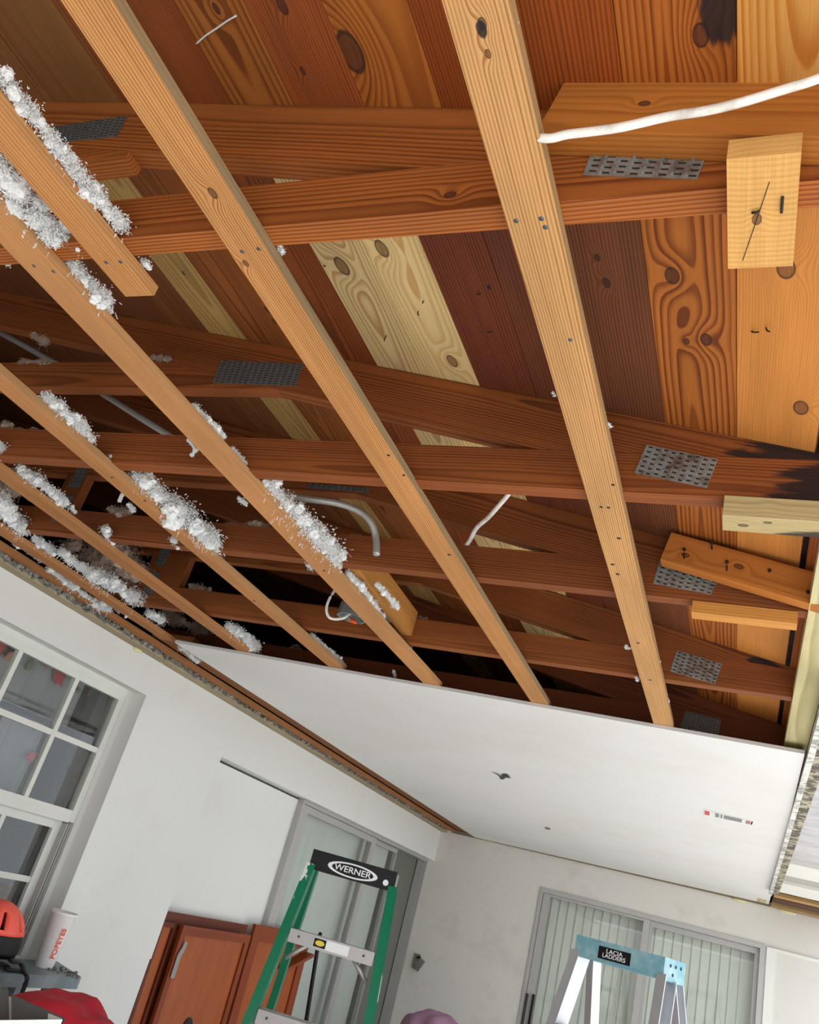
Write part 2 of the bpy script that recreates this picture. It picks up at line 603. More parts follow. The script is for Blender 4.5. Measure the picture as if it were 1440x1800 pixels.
def deck_board(k, y0, y1, cols, **kw):
    xa, xb = -.075 - BW * (k + 1) + .0007, -.075 - BW * k - .0007
    if k == -2: xa += .012
    xm = (xa + xb) / 2
    p0, p1 = V(xm, y0, deckz(xm)), V(xm, y1, deckz(xm))
    nrm = Vector((-SL, 0, 1)).normalized()
    p0 = p0 + nrm * .010; p1 = p1 + nrm * .010
    wd = (xb - xa) * math.sqrt(1 + SL * SL)
    o = timber('deck_board', p0, p1, (1, 0, SL), wd, .02, deck, .0016)
    return tone(o, *cols, **kw)


def kx(k, x): return (x - (-.075 - BW * (k + .5))) * math.sqrt(1 + SL * SL)


def knot(k, y0, px, py, r):
    """knot of deck board k seen at a pixel, in the board's own frame"""
    q = ray(px, py)
    t = DZ / (q.z - SL * q.x)
    p = q * t
    return (kx(k, p.x), p.y - y0, r)


YJ = .722
near = {-2: BROWN, -1: ((236, 176, 104), (206, 128, 62)), 0: ((190, 116, 62), (136, 70, 34)), 1: ((168, 92, 48), (118, 56, 28)), 2: ((160, 86, 46), (112, 54, 28)),
        3: ((186, 116, 62), (128, 68, 32)), 4: ((162, 92, 54), (112, 56, 32)), 5: ((176, 112, 62), (122, 68, 34)), 6: ((154, 88, 50), (106, 54, 30)),
        7: ((150, 90, 54), (106, 58, 32)), 8: ((158, 112, 68), (116, 74, 42)), 9: ((150, 104, 64), (108, 66, 38)), 10: ((140, 94, 58), (100, 60, 34))}
far = {-2: ((178, 104, 58), (130, 66, 34)), -1: ((218, 150, 88), (196, 124, 66)), 0: ((184, 114, 62), (120, 62, 32)), 1: ((124, 76, 50), (82, 44, 28)),
       2: ((116, 66, 44), (72, 36, 24)), 3: ((124, 66, 44), (76, 36, 24)), 4: ((236, 210, 154), (200, 156, 98)), 5: ((226, 202, 150), (182, 142, 92)),
       6: ((140, 78, 42), (98, 48, 26)), 7: ((164, 100, 54), (118, 64, 32)), 8: ((150, 92, 52), (104, 58, 30)), 9: ((206, 172, 112), (152, 116, 70)),
       10: ((140, 90, 54), (96, 54, 30)), 11: ((132, 82, 50), (92, 50, 28))}
YN = -1.9
flat = lambda s, f=150, c=.9: dict(wp=(RND.uniform(-.015, .015), -.055, RND.uniform(.01, .025) * RND.choice((-1, 1))), wq=(f, c, s))
rift = lambda s, f=190, c=.8: dict(wp=(RND.choice((-1, 1)) * RND.uniform(.12, .2), -.06, RND.uniform(-.01, .01)), wq=(f, c, s))
for k in range(-4, 30):
    cols = near.get(k, ((132, 86, 54), (94, 54, 32)))
    kw = flat(k * 3.1) if k % 2 else rift(k * 2.7)
    if k == -1: kw = dict(wp=(.006, .085, .055), wq=(150, .9, 3.3))
    if k == 0: kw = dict(flat(5.0, 120, .95)); kw['stain'] = knot(0, YN, 1272, 12, .026); kw['knots'] = [knot(0, YN, 1232, 62, .008)]
    if k == 3: kw = dict(wp=(.03, -.04, .03), wq=(110, .95, 9.0)); kw['knots'] = [knot(3, YN, 617, 92, .019)]
    if k == 5: kw['knots'] = [knot(5, YN, 380, 15, .006)]
    if k == 4: kw['knots'] = [knot(4, YN, 496, 10, .008), knot(4, YN, 532, 125, .005)]
    deck_board(k, YN, YJ, cols, **kw)
    cols = far.get(k, ((128, 80, 50), (90, 50, 28)))
    kw = flat(k * 4.3 + 1) if k % 2 == 0 else rift(k * 1.9 + 2)
    if k == -1: kw = dict(wp=(-.10, -.05, .012), wq=(260, .55, 1.3)); kw['knots'] = [knot(-1, YJ, 1408, 717, .011), knot(-1, YJ, 1382, 472, .011)]
    if k == 0: kw = dict(wp=(-.01, -.045, -.03), wq=(105, 1.0, 11.0)); kw['knots'] = [knot(0, YJ, 1182, 485, .011), knot(0, YJ, 1241, 597, .010), knot(0, YJ, 1207, 600, .006)]
    if k == 1: kw = rift(6.0, 170, .9); kw['knots'] = [knot(1, YJ, 1050, 453, .004), knot(1, YJ, 1066, 497, .006)]
    if k == 2: kw = rift(7.7, 140, .8)
    if k == 3: kw = dict(wp=(.14, -.04, .03), wq=(150, 1.0, 21.0)); kw['stain'] = knot(3, YJ, 860, 505, .004)
    if k == 4: kw = dict(wp=(.01, -.05, .03), wq=(130, .75, 31.0)); kw['knots'] = [knot(4, YJ, 671, 437, .0125), knot(4, YJ, 795, 635, .0105)]
    if k == 5: kw = dict(wp=(.0, -.045, .035), wq=(150, .85, 8.0)); kw['knots'] = [knot(5, YJ, 601, 468, .014)]
    if k == 7: kw['knots'] = [knot(7, YJ, 470, 545, .007), knot(7, YJ, 482, 565, .005)]
    if k == 9: kw = dict(wp=(.02, -.06, .03), wq=(120, .8, 15.0))
    deck_board(k, YJ, 8.5, cols, **kw)
bm = bmesh.new()
vs = []
for x in (-6.2, .75):
    for y in (-1.9, 8.7):
        for dz in (.024, .06):
            vs.append(bm.verts.new(V(x, y, deckz(x) + dz)))
for f in ((0, 1, 3, 2), (4, 6, 7, 5), (0, 4, 5, 1), (2, 3, 7, 6), (0, 2, 6, 4), (1, 5, 7, 3)): bm.faces.new([vs[i] for i in f])
S(link('roof_covering', finish(bm, 'roof_covering'), M['darkwall']))
# loose plank ends show the odd bent nail poking through the deck
for px, py in ((573, 470), (320, 478), (680, 590), (868, 585), (838, 520), (745, 530), (735, 548), (1346, 578), (1318, 585)):
    q = ray(px, py); p = q * (DZ / (q.z - SL * q.x)) + EYE
    bm = bmesh.new()
    d = Vector((RND.uniform(-.6, .6), RND.uniform(-.8, .1), -.5)).normalized()
    tube_bm(bm, [p + Vector((0, 0, .004)), p + d * .012, p + d * .02 + Vector((.003, 0, 0))], .0013, 5)
    link('nail_point', finish(bm, 'nail_point'), M['rustnail'], deck)

pts = []
for a, b in ((346, 76), (362, 62), (380, 50), (400, 36), (416, 27)):
    q = ray(a, b); pts.append(q * (DZ / (q.z - SL * q.x)) + EYE + Vector((0, 0, -.0012)))
o = tube('chalk_mark', smooth_path(pts, 4), .0014, M['print'], deck, 6)
o['label'] = 'faint white chalk arc'

# ------------------------------------------------------------------ trusses
def plate_mesh(corners, rows, cols, dark=False):
    """connector plate: thin steel with punched teeth; corners = 4 points on the timber face (world), tl, tr, br, bl"""
    tl, tr, br, bl = (Vector(c) for c in corners)
    nrm = (tr - tl).cross(bl - tl).normalized()
    if nrm.y > 0: nrm = -nrm
    bm = bmesh.new()

    def q(u, v): return (tl * (1 - u) + tr * u) * (1 - v) + (bl * (1 - u) + br * u) * v
    a = [bm.verts.new(q(u, v) + nrm * .0014) for u, v in ((0, 0), (1, 0), (1, 1), (0, 1))]
    b = [bm.verts.new(q(u, v) - nrm * .0003) for u, v in ((0, 0), (1, 0), (1, 1), (0, 1))]
    bm.faces.new(a); bm.faces.new(b[::-1])
    for i in range(4): bm.faces.new((a[i], b[i], b[(i + 1) % 4], a[(i + 1) % 4]))
    dark = []
    for i in range(cols):
        for j in range(rows):
            u, v = (i + .5) / cols, (j + .5 + (.2 if i % 2 else -.2) * .6) / rows
            du, dv = .40 / cols, .17 / rows
            c = [q(u - du * .3, v - dv), q(u + du, v - dv), q(u + du, v + dv), q(u - du * .3, v + dv)]
            f = bm.faces.new([bm.verts.new(p + nrm * .0017) for p in c])
            f.material_index = 1
            c = [q(u - du, v - dv * 1.2), q(u - du * .3, v - dv * 1.2), q(u - du * .3, v + dv * 1.2), q(u - du, v + dv * 1.2)]
            base = [bm.verts.new(p + nrm * .0013) for p in c]
            tip = [bm.verts.new((c[0] + c[3]) / 2 * .35 + (c[1] + c[2]) / 2 * .65 + (c[0] - c[3]) * t_ + nrm * .0068) for t_ in (.18, -.18)]
            for fv in ((base[0], base[1], tip[0]), (base[1], base[2], tip[1], tip[0]), (base[2], base[3], tip[1]), (base[3], base[0], tip[0], tip[1])): bm.faces.new(fv)
    me = bpy.data.meshes.new('truss_plate')
    bm.normal_update()
    bm.to_mesh(me); bm.free()
    return me


def px_plate(parent, pxs, y, rows, cols, mat, lab=None):
    me = plate_mesh([ony(a, b, y) for a, b in pxs], rows, cols)
    me.materials.append(mat); me.materials.append(M['slot'])
    o = link('truss_plate', me, None, parent)
    if lab: o['label'] = lab
    return o


def flat_timber(name, pts, y, t, parent, cols, bev=.002, **kw):
    """timber in a vertical x-z plane, outline pts (x, z) eye-relative; grain runs along the first long edge"""
    a, b = Vector((pts[0][0], 0, pts[0][1])), Vector((pts[1][0], 0, pts[1][1]))
    p0 = V(pts[0][0], y, pts[0][1])
    yv = (b - a).normalized()
    up = Vector((0, 0, 1)) if abs(yv.z) < .9 else Vector((1, 0, 0)); xv = (up - yv * up.dot(yv)).normalized()
    mw = frame(p0, p0 + yv, xv)
    inv = mw.inverted()
    out = []
    for x, z in pts:
        l = inv @ V(x, y, z)
        out.append((l.x, l.y))
    o = prism(name, out, -t / 2, t / 2, WOOD, parent, mw, bev)
    return tone(o, *cols, **kw)


XR = .10
TRUSS = [  # near face y, bottom z, chord colours, collar bottom z, label
    (.704, .812, ((182, 112, 64), (126, 66, 35)), 1.007, 'front roof truss, topmost in the photo, behind the stubby end of the short furring strip'),
    (1.402, .807, ((160, 96, 57), (108, 57, 33)), 1.042, 'second roof truss back, with a black water stain on its right heel'),
    (1.910, .817, ((150, 90, 54), (104, 55, 31)), 1.042, 'third roof truss back, with a nailed scab board over its right plate'),
    (2.545, .819, ((154, 94, 56), (108, 58, 33)), 1.042, 'fourth roof truss back, last one wholly in front of the white ceiling panel'),
    (3.15, .819, ((120, 66, 38), (84, 42, 24)), 1.042, 'fifth roof truss back, mostly hidden above the white ceiling panel')]
TR = []
for i, (yf, zb, cols, zc, lab) in enumerate(TRUSS):
    yc = yf + .019
    tr = empty('roof_truss', V(-1.2, yc, zb))
    WORLD[tr.name] = tr.matrix_basis.copy()
    tag(tr, lab, 'roof truss', 'roof trusses under the board deck')
    TR.append(tr)
    kb = []
    st = None
    if i == 0: st = (-.012, 2.80, .045)
    if i == 0: kb = [(.03, 2.52 - .24, .006), (-.035, 2.37 + .3, .006)]
    XL = -2.70
    zt = zb + .089
    kw = dict(wp=(RND.uniform(-.01, .03), -.05, .004 * (-1) ** i), wq=(150 + 20 * i, .95, i * 7.3))
    if i == 1: st = (.03, 2.80, .07)
    flat_timber('bottom_chord', [(XL, zb), (XR, zb), (XR, min(zt, deckz(XR) - .004)), (-.05, zt), (XL, zt)], yc, .038, tr, cols, knots=kb, stain=st, **kw)
    xj = (DZ - .125 - zt) / .212
    xl = -4.2
    kw = dict(wp=(RND.uniform(-.02, .02), -.06, .005 * (-1) ** i), wq=(160, .95, i * 5.1 + 2))
    st = (-.045, 4.33, .075) if i == 1 else ((-.02, 4.30, .03) if i == 3 else None)
    c2 = (tuple(int(v * .97) for v in cols[0]), tuple(int(v * .97) for v in cols[1]))
    flat_timber('top_chord', [(xl, deckz(xl) - .001), (XR - .01, deckz(XR - .01) - .001), (XR - .01, zt + .0005 if deckz(XR) > zt else deckz(XR) - .004),
                              (-.05, zt + .0005), (xj * -1 if xj > 0 else xj, zt + .0005), (xl, deckz(xl) - .125)], yc, .038, tr, c2, stain=st, **kw)
    ct = zc + .086
    xe = (DZ - .125 - zc) / .212
    xt = (DZ - .125 - ct) / .212
    flat_timber('collar_tie', [(-2.72, zc), (-1.06, zc), (-1.06, min(ct, deckz(-1.06) - .125 - .0005 + .02)), (xt, ct), (-2.72, ct)], yc + .0008, .0364, tr, cols, wq=(170, .8, 3 + i))
    if i in (2, 3):
        x0, x1 = (-2.285, -2.175) if i == 2 else (-2.365, -2.155)
        flat_timber('web', [(x0 + .02, zt + .0005), (x0 + .02, zc - .0005), (x1, zc - .0005), (x1, zt + .0005)], yc, .036, tr, cols)
        for dz in (zc, zt):
            link('truss_plate', plate_mesh([V(x0 + .05, yf - .0005, dz + .05), V(x0 + .10, yf - .0005, dz + .05), V(x0 + .10, yf - .0005, dz - .05), V(x0 + .05, yf - .0005, dz - .05)], 6, 3), M['darkplate'], tr)

px_plate(TR[0], [(1040, 270), (1241, 277), (1226, 315), (1025, 308)], .7035, 4, 8, M['plate'])
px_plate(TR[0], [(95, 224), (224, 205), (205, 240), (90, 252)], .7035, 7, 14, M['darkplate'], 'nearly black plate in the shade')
px_plate(TR[1], [(1137, 782), (1262, 808), (1243, 858), (1115, 832)], 1.4015, 6, 9, M['plate'])
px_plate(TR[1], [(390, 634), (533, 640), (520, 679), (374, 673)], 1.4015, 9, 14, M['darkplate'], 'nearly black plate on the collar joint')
px_plate(TR[2], [(1160, 985), (1265, 1015), (1250, 1045), (1148, 1026)], 1.9095, 5, 8, M['plate'])
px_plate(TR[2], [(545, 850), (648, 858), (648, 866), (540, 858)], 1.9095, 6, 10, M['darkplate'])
px_plate(TR[3], [(1190, 1143), (1270, 1167), (1257, 1203), (1178, 1180)], 2.5445, 6, 8, M['plate'])
px_plate(TR[4], [(1205, 1250), (1268, 1265), (1262, 1297), (1195, 1280)], 3.1495, 8, 11, M['darkplate'])

# pieces nailed on by carpenters
o = flat_timber('scab_board', [(-.305, .900), (.24, .788), (.24, .886), (-.284, .997)], .684, .0375, None, ORANGE, wp=(.01, -.07, .006), wq=(130, .5, 12), knots=[(.05, .12, .005)])
tag(o, 'wide orange scab board nailed across the front truss heel behind the white cable', 'board')
p = V(-.036, .628, .786)
o = timber('wood_block', V(-.036, .640, .796), V(-.036, .800, .796), (1, 0, 0), .072, .030, None, .003)
# grain of the offcut runs across it
tone(o, (232, 182, 116), (190, 130, 74), wp=(.0, -.5, 1.0), wq=(130, .35, 4.0), knots=[(-.005, .085, .004)])
tag(o, 'short pale offcut block with bent nails under the front truss at upper right', 'wood block')
for (a, b), (c, d) in (((1322, 374), (1336, 371)), ((1376, 346), (1374, 374))):
    bm = bmesh.new()
    p0, p1 = onz(a, b, .7795), onz(c, d, .7785)
    tube_bm(bm, [p0, (p0 + p1) / 2 + Vector((0, 0, -.001)), p1], .0016, 6)
    link('bent_nail', finish(bm, 'bent_nail', True), M['rustnail'], o)
bm = bmesh.new()
tube_bm(bm, [onz(1353, 320, .7805), onz(1330, 388, .7803), onz(1306, 458, .7805)], .00045, 5)
link('pencil_line', finish(bm, 'pencil_line'), M['rustnail'], o)
blk = timber('wood_block', V(-.085, 1.421, .786), V(.085, 1.423, .786), (0, 1, 0), .06, .040, None, .004)
tone(blk, (204, 184, 136), (150, 132, 94), wp=(.09, -.05, .004), wq=(260, .5, 5), stain=(.05, .16, .05), knots=[(.005, .035, .006), (-.012, .075, .005)])
tag(blk, 'weathered grey green block under the black stained heel of the second truss', 'wood block')
o = timber('scab_board', V(-.232, 1.871, .925), V(.125, 1.871, .842), (.25, 0, 1), .076, .0375, None, .003)
tone(o, (204, 134, 76), (160, 92, 48), wp=(.01, -.08, .01), wq=(130, .5, 2.0), knots=[(-.01, .05, .006), (.0, .17, .006)])
tag(o, 'short orange scab board with four nails tilted over the third truss plate', 'board')
for a, b, c, d in ((1203, 966, 1203, 984), (1251, 955, 1252, 968), (1278, 988, 1278, 1005), (1353, 1003, 1353, 1004), (1421, 1041, 1421, 1042)):
    p0 = ony(a, b, 1.851)
    p1 = ony(c, d, 1.851) + Vector((0, -.006, 0))
    bm = bmesh.new()
    if (p0 - p1).length > .008:
        tube_bm(bm, [p0 + Vector((0, .006, 0)), p1, p1 + (p1 - p0).normalized() * .0001], [.0017, .0017, .0017], 6)
        lathe = None
    tube_bm(bm, [p0 + Vector((0, -.003, 0)), p0 + Vector((0, .002, 0))], .0042, 8)
    link('nail', finish(bm, 'nail', False), M['rustnail'], o)
o = timber('wood_block', V(-.162, 1.929, .800), V(.064, 1.929, .800), (0, 1, 0), .04, .030, None, .002)
tone(o, (226, 164, 96), (190, 118, 60), wq=(160, .5, 8))
tag(o, 'thin orange packing strip fixed beneath the heel of the third truss', 'wood block')
o = timber('top_plate', V(.118, 1.60, .829), V(.118, 8.0, .829), (1, 0, 0), .068, .034, None, .004)
tone(o, (220, 208, 160), (164, 158, 108), wp=(.02, -.09, .004), wq=(95, .6, 6.0))
tag(o, 'new pale greenish pine plank under the truss heels at the right edge', 'plank')
o = timber('wood_block', V(-1.115, 1.951, .885), V(-1.135, 2.542, .885), (0, 0, 1), .088, .038, None, .003)
tone(o, (196, 142, 84), (160, 104, 56), wq=(130, .5, 9), knots=[(-.01, .33, .006)])
tag(o, 'tan blocking piece between third and fourth truss beside the metal junction box', 'wood block')

# ------------------------------------------------------------------ furring strips
STR = [  # x centre, y0, y1, label, width
    (-.301, -.30, 3.02, 'rightmost long furring strip, pale tan, ending on the white panel', .066),
    (-.735, -.30, 3.00, 'second furring strip from the right, with a large knot near its top', .066),
    (-1.158, .02, 2.96, 'third furring strip from the right, rounded edges and a big white tuft', .070),
    (-1.572, .40, 2.95, 'fourth furring strip from the right, carrying one long white tuft low down', .064),
    (-2.005, .90, 2.94, 'fifth furring strip from the right, thin, with three small white tufts', .066),
    (-2.425, 1.20, 2.93, 'sixth furring strip from the right, next to last before the left wall', .066),
    (-1.000, -.30, .812, 'short furring strip that stops in mid air under the front truss', .062),
    (-2.590, 1.30, 8.0, 'furring strip against the top of the left wall, dusted with white fluff', .062)]
STRIPS = []
for i, (xc, y0, y1, lab, wd) in enumerate(STR):
    zc = .8015
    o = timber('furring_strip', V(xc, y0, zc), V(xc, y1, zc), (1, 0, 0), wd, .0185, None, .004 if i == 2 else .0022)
    cols = [((218, 172, 120), (172, 118, 70)), ((218, 164, 110), (172, 112, 66)), ((208, 154, 106), (184, 126, 80)), ((212, 156, 106), (168, 110, 66)),
            ((196, 140, 92), (166, 108, 66)), ((194, 136, 90), (162, 102, 62)), ((212, 156, 104), (174, 114, 68)), ((180, 122, 76), (146, 92, 54))][i]
    kn = []
    def sk(px, py, r):
        q = onz(px, py, .792); return (-(q.x - xc) if False else (q.x - xc), q.y - y0, r)
    if i == 1: kn = [sk(374, 340, .0062), sk(432, 463, .0045)]
    if i == 0: kn = [sk(848, 42, .004), sk(858, 95, .003)]
    tone(o, *cols, wp=((.09, .12, .16, .05, .08, .1, .06, .1)[i], -.05, RND.uniform(-.006, .006)), wq=((230, 210, 130, 280, 220, 220, 170, 220)[i], (1, 1, .6, 1, .8, .8, 1, .7)[i], i * 9.1 + 1), knots=kn, stain=sk(846, 52, .006) if i == 0 else None)
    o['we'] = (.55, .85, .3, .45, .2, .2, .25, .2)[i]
    tag(o, lab, 'furring strip', 'furring strips under the trusses')
    STRIPS.append(o)
NAILS = {0: [(908, 388), (952, 384), (959, 399), (1057, 891), (1070, 892), (1077, 992), (1086, 1009), (1003, 597), (1088, 946), (1078, 852), (1143, 1195), (1122, 1130)],
         1: [(426, 442), (455, 437), (683, 800), (710, 835), (790, 975), (793, 1035)], 2: [(60, 467), (94, 477), (440, 838), (515, 918), (570, 1003)],
         3: [(197, 839), (255, 880), (395, 985), (447, 1056)], 6: [(187, 461), (212, 460)], 4: [(220, 975), (105, 880)], 5: [(190, 1040)]}
for i, lst in NAILS.items():
    for a, b in lst:
        p = onz(a, b, .7925)
        if abs(p.x - STR[i][0]) < STR[i][4] / 2 - .003:
            disc_nail('nail_head', p, (0, 0, -1), .0038 if p.y < 1.5 else .0048, M['nail'] if p.y < 1.2 else M['rustnail'], STRIPS[i], .0012)

# ------------------------------------------------------------------ white ceiling panel
bm = bmesh.new()
cs = [(-2.357, 2.897, .779), (.144, 2.990, .779), (.179, 8.02, .814), (-2.363, 8.03, .789)]
lo = [bm.verts.new(V(*c)) for c in cs]
hi = [bm.verts.new(V(c[0], c[1], c[2] + .0125)) for c in cs]
bm.faces.new(lo); bm.faces.new(hi[::-1])
for i in range(4): bm.faces.new((lo[i], hi[i], hi[(i + 1) % 4], lo[(i + 1) % 4]))
me = finish(bm, 'ceiling_panel')
me.materials.append(M['panel']); me.materials.append(M['boardedge'])
for p_ in me.polygons:
    if abs(p_.normal.z) < .5: p_.material_index = 1
panel = link('ceiling_panel', me, None)
tag(panel, 'large flat white ceiling panel fixed under the trusses at the back', 'ceiling panel')


def panel_z(x, y): return .779 + (y - 2.95) * ((.789 + (.814 - .789) * ((x + 2.36) / 2.54) - .779) / 5.08)


def panel_quad(name, pxs, mat, off=.0015, label=None):
    bm = bmesh.new()
    vs = []
    for a, b in pxs:
        q = onz(a, b, .785)
        for _ in range(3): q = onz(a, b, panel_z(q.x, q.y) - off)
        vs.append(q)
    a = [bm.verts.new(v) for v in vs]
    b = [bm.verts.new(v + Vector((0, 0, .001))) for v in vs]
    n = len(vs)
    bm.faces.new(a); bm.faces.new(b[::-1])
    for i in range(n): bm.faces.new((a[i], b[i], b[(i + 1) % n], a[(i + 1) % n]))
    o = link(name, finish(bm, name), mat, panel)
    if label: o['label'] = label
    return o


def lab_px(u0, u1, v0=0.0, v1=1.0):
    """stretch of the printed tape: u along, v across"""
    a, b, c, d = (1239, 1425), (1324, 1445), (1322, 1450), (1239, 1432)
    f = lambda u, v: ((a[0] * (1 - u) + b[0] * u) * (1 - v) + (d[0] * (1 - u) + c[0] * u) * v, (a[1] * (1 - u) + b[1] * u) * (1 - v) + (d[1] * (1 - u) + c[1] * u) * v)
    return [f(u0, v0), f(u1, v0), f(u1, v1), f(u0, v1)]


panel_quad('printed_tape', lab_px(-.01, 1.01, -.25, 1.25), M['print'], .0012, 'white printed tape with grey and red blocks')
for u0, u1, m in ((.0, .10, 'stickerred'), (.22, .30, 'stickergrey'), (.33, .37, 'stickergrey'), (.40, .78, 'stickergrey'), (.86, .90, 'stickergrey'), (.905, .945, 'stickerred'), (.965, 1.0, 'black')):
    panel_quad('tape_print', lab_px(u0, u1), M[m], .0022)
panel_quad('torn_patch', [(864, 1357), (877, 1362), (881, 1367), (883, 1362), (892, 1362), (898, 1368), (889, 1367), (886, 1370), (880, 1370), (876, 1363)], M['darkgreen'], .002, 'small dark green torn patch')
panel_quad('scuff', [(958, 1455), (968, 1457), (967, 1459), (959, 1458)], M['stickergrey'], .002)

# ------------------------------------------------------------------ trims around the ceiling edge
o = box('trim_1', (-2.712, -1.0, .772), (-2.640, 8.04, .794), WOOD, None, .002)
S(tone(o, (182, 168, 140), (140, 124, 98), wq=(120, .6, 3)))
bm = bmesh.new()
for i in range(1100):
    y = RND.uniform(1.6, 7.9); s = RND.uniform(.003, .008) * (1 if y < 3.6 else .7)
    p = V(-2.628 + RND.uniform(-.012, .02), y, .788 + RND.uniform(-.006, .006))
    mm = Matrix.Translation(p) @ Matrix.Rotation(RND.uniform(0, 6), 4, Vector((RND.random(), RND.random(), RND.random())).normalized())
    bm_box(bm, (-s, -s * 1.8, -s * .6), (s, s * 1.8, s * .6), mm)
o = link('gypsum_crumbs', finish(bm, 'gypsum_crumbs'), M['rubble'])
tag(o, 'broken grey gypsum crumbs along the top of the left wall', 'rubble', kind='stuff')
o = timber('trim_2', V(-2.6, 8.04, .798), V(.2, 8.04, .816), (0, 0, 1), .03, .02, None, .002)
S(tone(o, (150, 136, 112), (110, 94, 72), wq=(120, .6, 5)))

o = timber('trim_10', V(-2.43, 2.96, .823), V(-2.43, 8.0, .823), (1, 0, 0), .23, .018, None, .002)
S(tone(o, (150, 96, 54), (104, 62, 34), wq=(120, .7, 6)))

# right-hand remains of the old aluminium roof
S(box('trim_3', (.152, 2.25, .770), (.172, 7.0, .800), M['crust'], None, .003))
S(box('trim_4', (.176, 2.25, .785), (.212, 7.0, .812), M['foam'], None, .004))
sheet = box('roof_sheet', (.214, 2.25, .812), (.70, 5.45, .818), M['sheet'], None, .001)
tag(sheet, 'shiny grey metal roof sheet beside the white panel at the right edge', 'roof sheet')
for y0, y1, z0 in ((5.45, 5.95, .79), (6.35, 6.85, .79)):
    b = box('roof_crossbar', (.214, y0, z0), (.70, y1, z0 + .025), M['white'], None, .003)
    tag(b, 'white flaking metal crossbar %s the shiny roof sheet' % ('touching the end of' if y0 < 6 else 'spaced behind'), 'crossbar')
S(box('trim_5', (.214, 5.95, .81), (.70, 6.35, .818), M['alu'], None, .001))
o = timber('trim_6', V(.19, 7.15, .80), V(.72, 7.15, .80), (0, 1, 0), .16, .02, None, .002)
S(tone(o, (196, 160, 110), (150, 110, 70)))
o = timber('trim_7', V(.19, 7.52, .81), V(.72, 7.52, .81), (0, 1, 0), .30, .02, None, .002)
S(tone(o, (96, 58, 38), (60, 32, 20)))
o = timber('trim_8', V(.19, 7.86, .80), V(.72, 7.86, .80), (0, 1, 0), .2, .02, None, .002)
S(tone(o, (176, 146, 102), (130, 100, 66)))
for i, (px, py, wall) in enumerate(((243, 1142, 'l'), (285, 1162, 'l'), (858, 1477, 'b'), (1300, 1582, 'b'), (1385, 1602, 'b'))):
    p = onx(px, py, WX + .004) if wall == 'l' else ony(px, py, YB - .006)
    bm = bmesh.new()
    bmesh.ops.create_icosphere(bm, subdivisions=3, radius=1.0)
    sc = Vector((.008, .03, .014)) if wall == 'l' else Vector((.06, .01, .016))
    for v in bm.verts:
        v.co = v.co * (1 + .5 * noise.noise(v.co * 2.2 + Vector((i * 5, 0, 0))))
        v.co = Vector((v.co.x * sc.x, v.co.y * sc.y, v.co.z * sc.z)) + p
    o = link('foam_blob', finish(bm, 'foam_blob', True), M['yfoam'])
    tag(o, ['yellow foam blob on the left wall above the window corner', 'small yellow foam blob on the left wall right of the window', 'yellow foam blob at the back wall corner under the panel',
            'yellow foam blob over the back door near the panel end', 'large yellow foam blob right of the ceiling panel on the back wall'][i], 'foam blob', 'squeezed out foam blobs')

# ------------------------------------------------------------------ white insulation fluff
_b = bmesh.new()
bmesh.ops.create_icosphere(_b, subdivisions=3, radius=1.0)
_b.verts.ensure_lookup_table()
ICO = ([v.co.copy() for v in _b.verts], [[v.index for v in f.verts] for f in _b.faces])
_b.free()


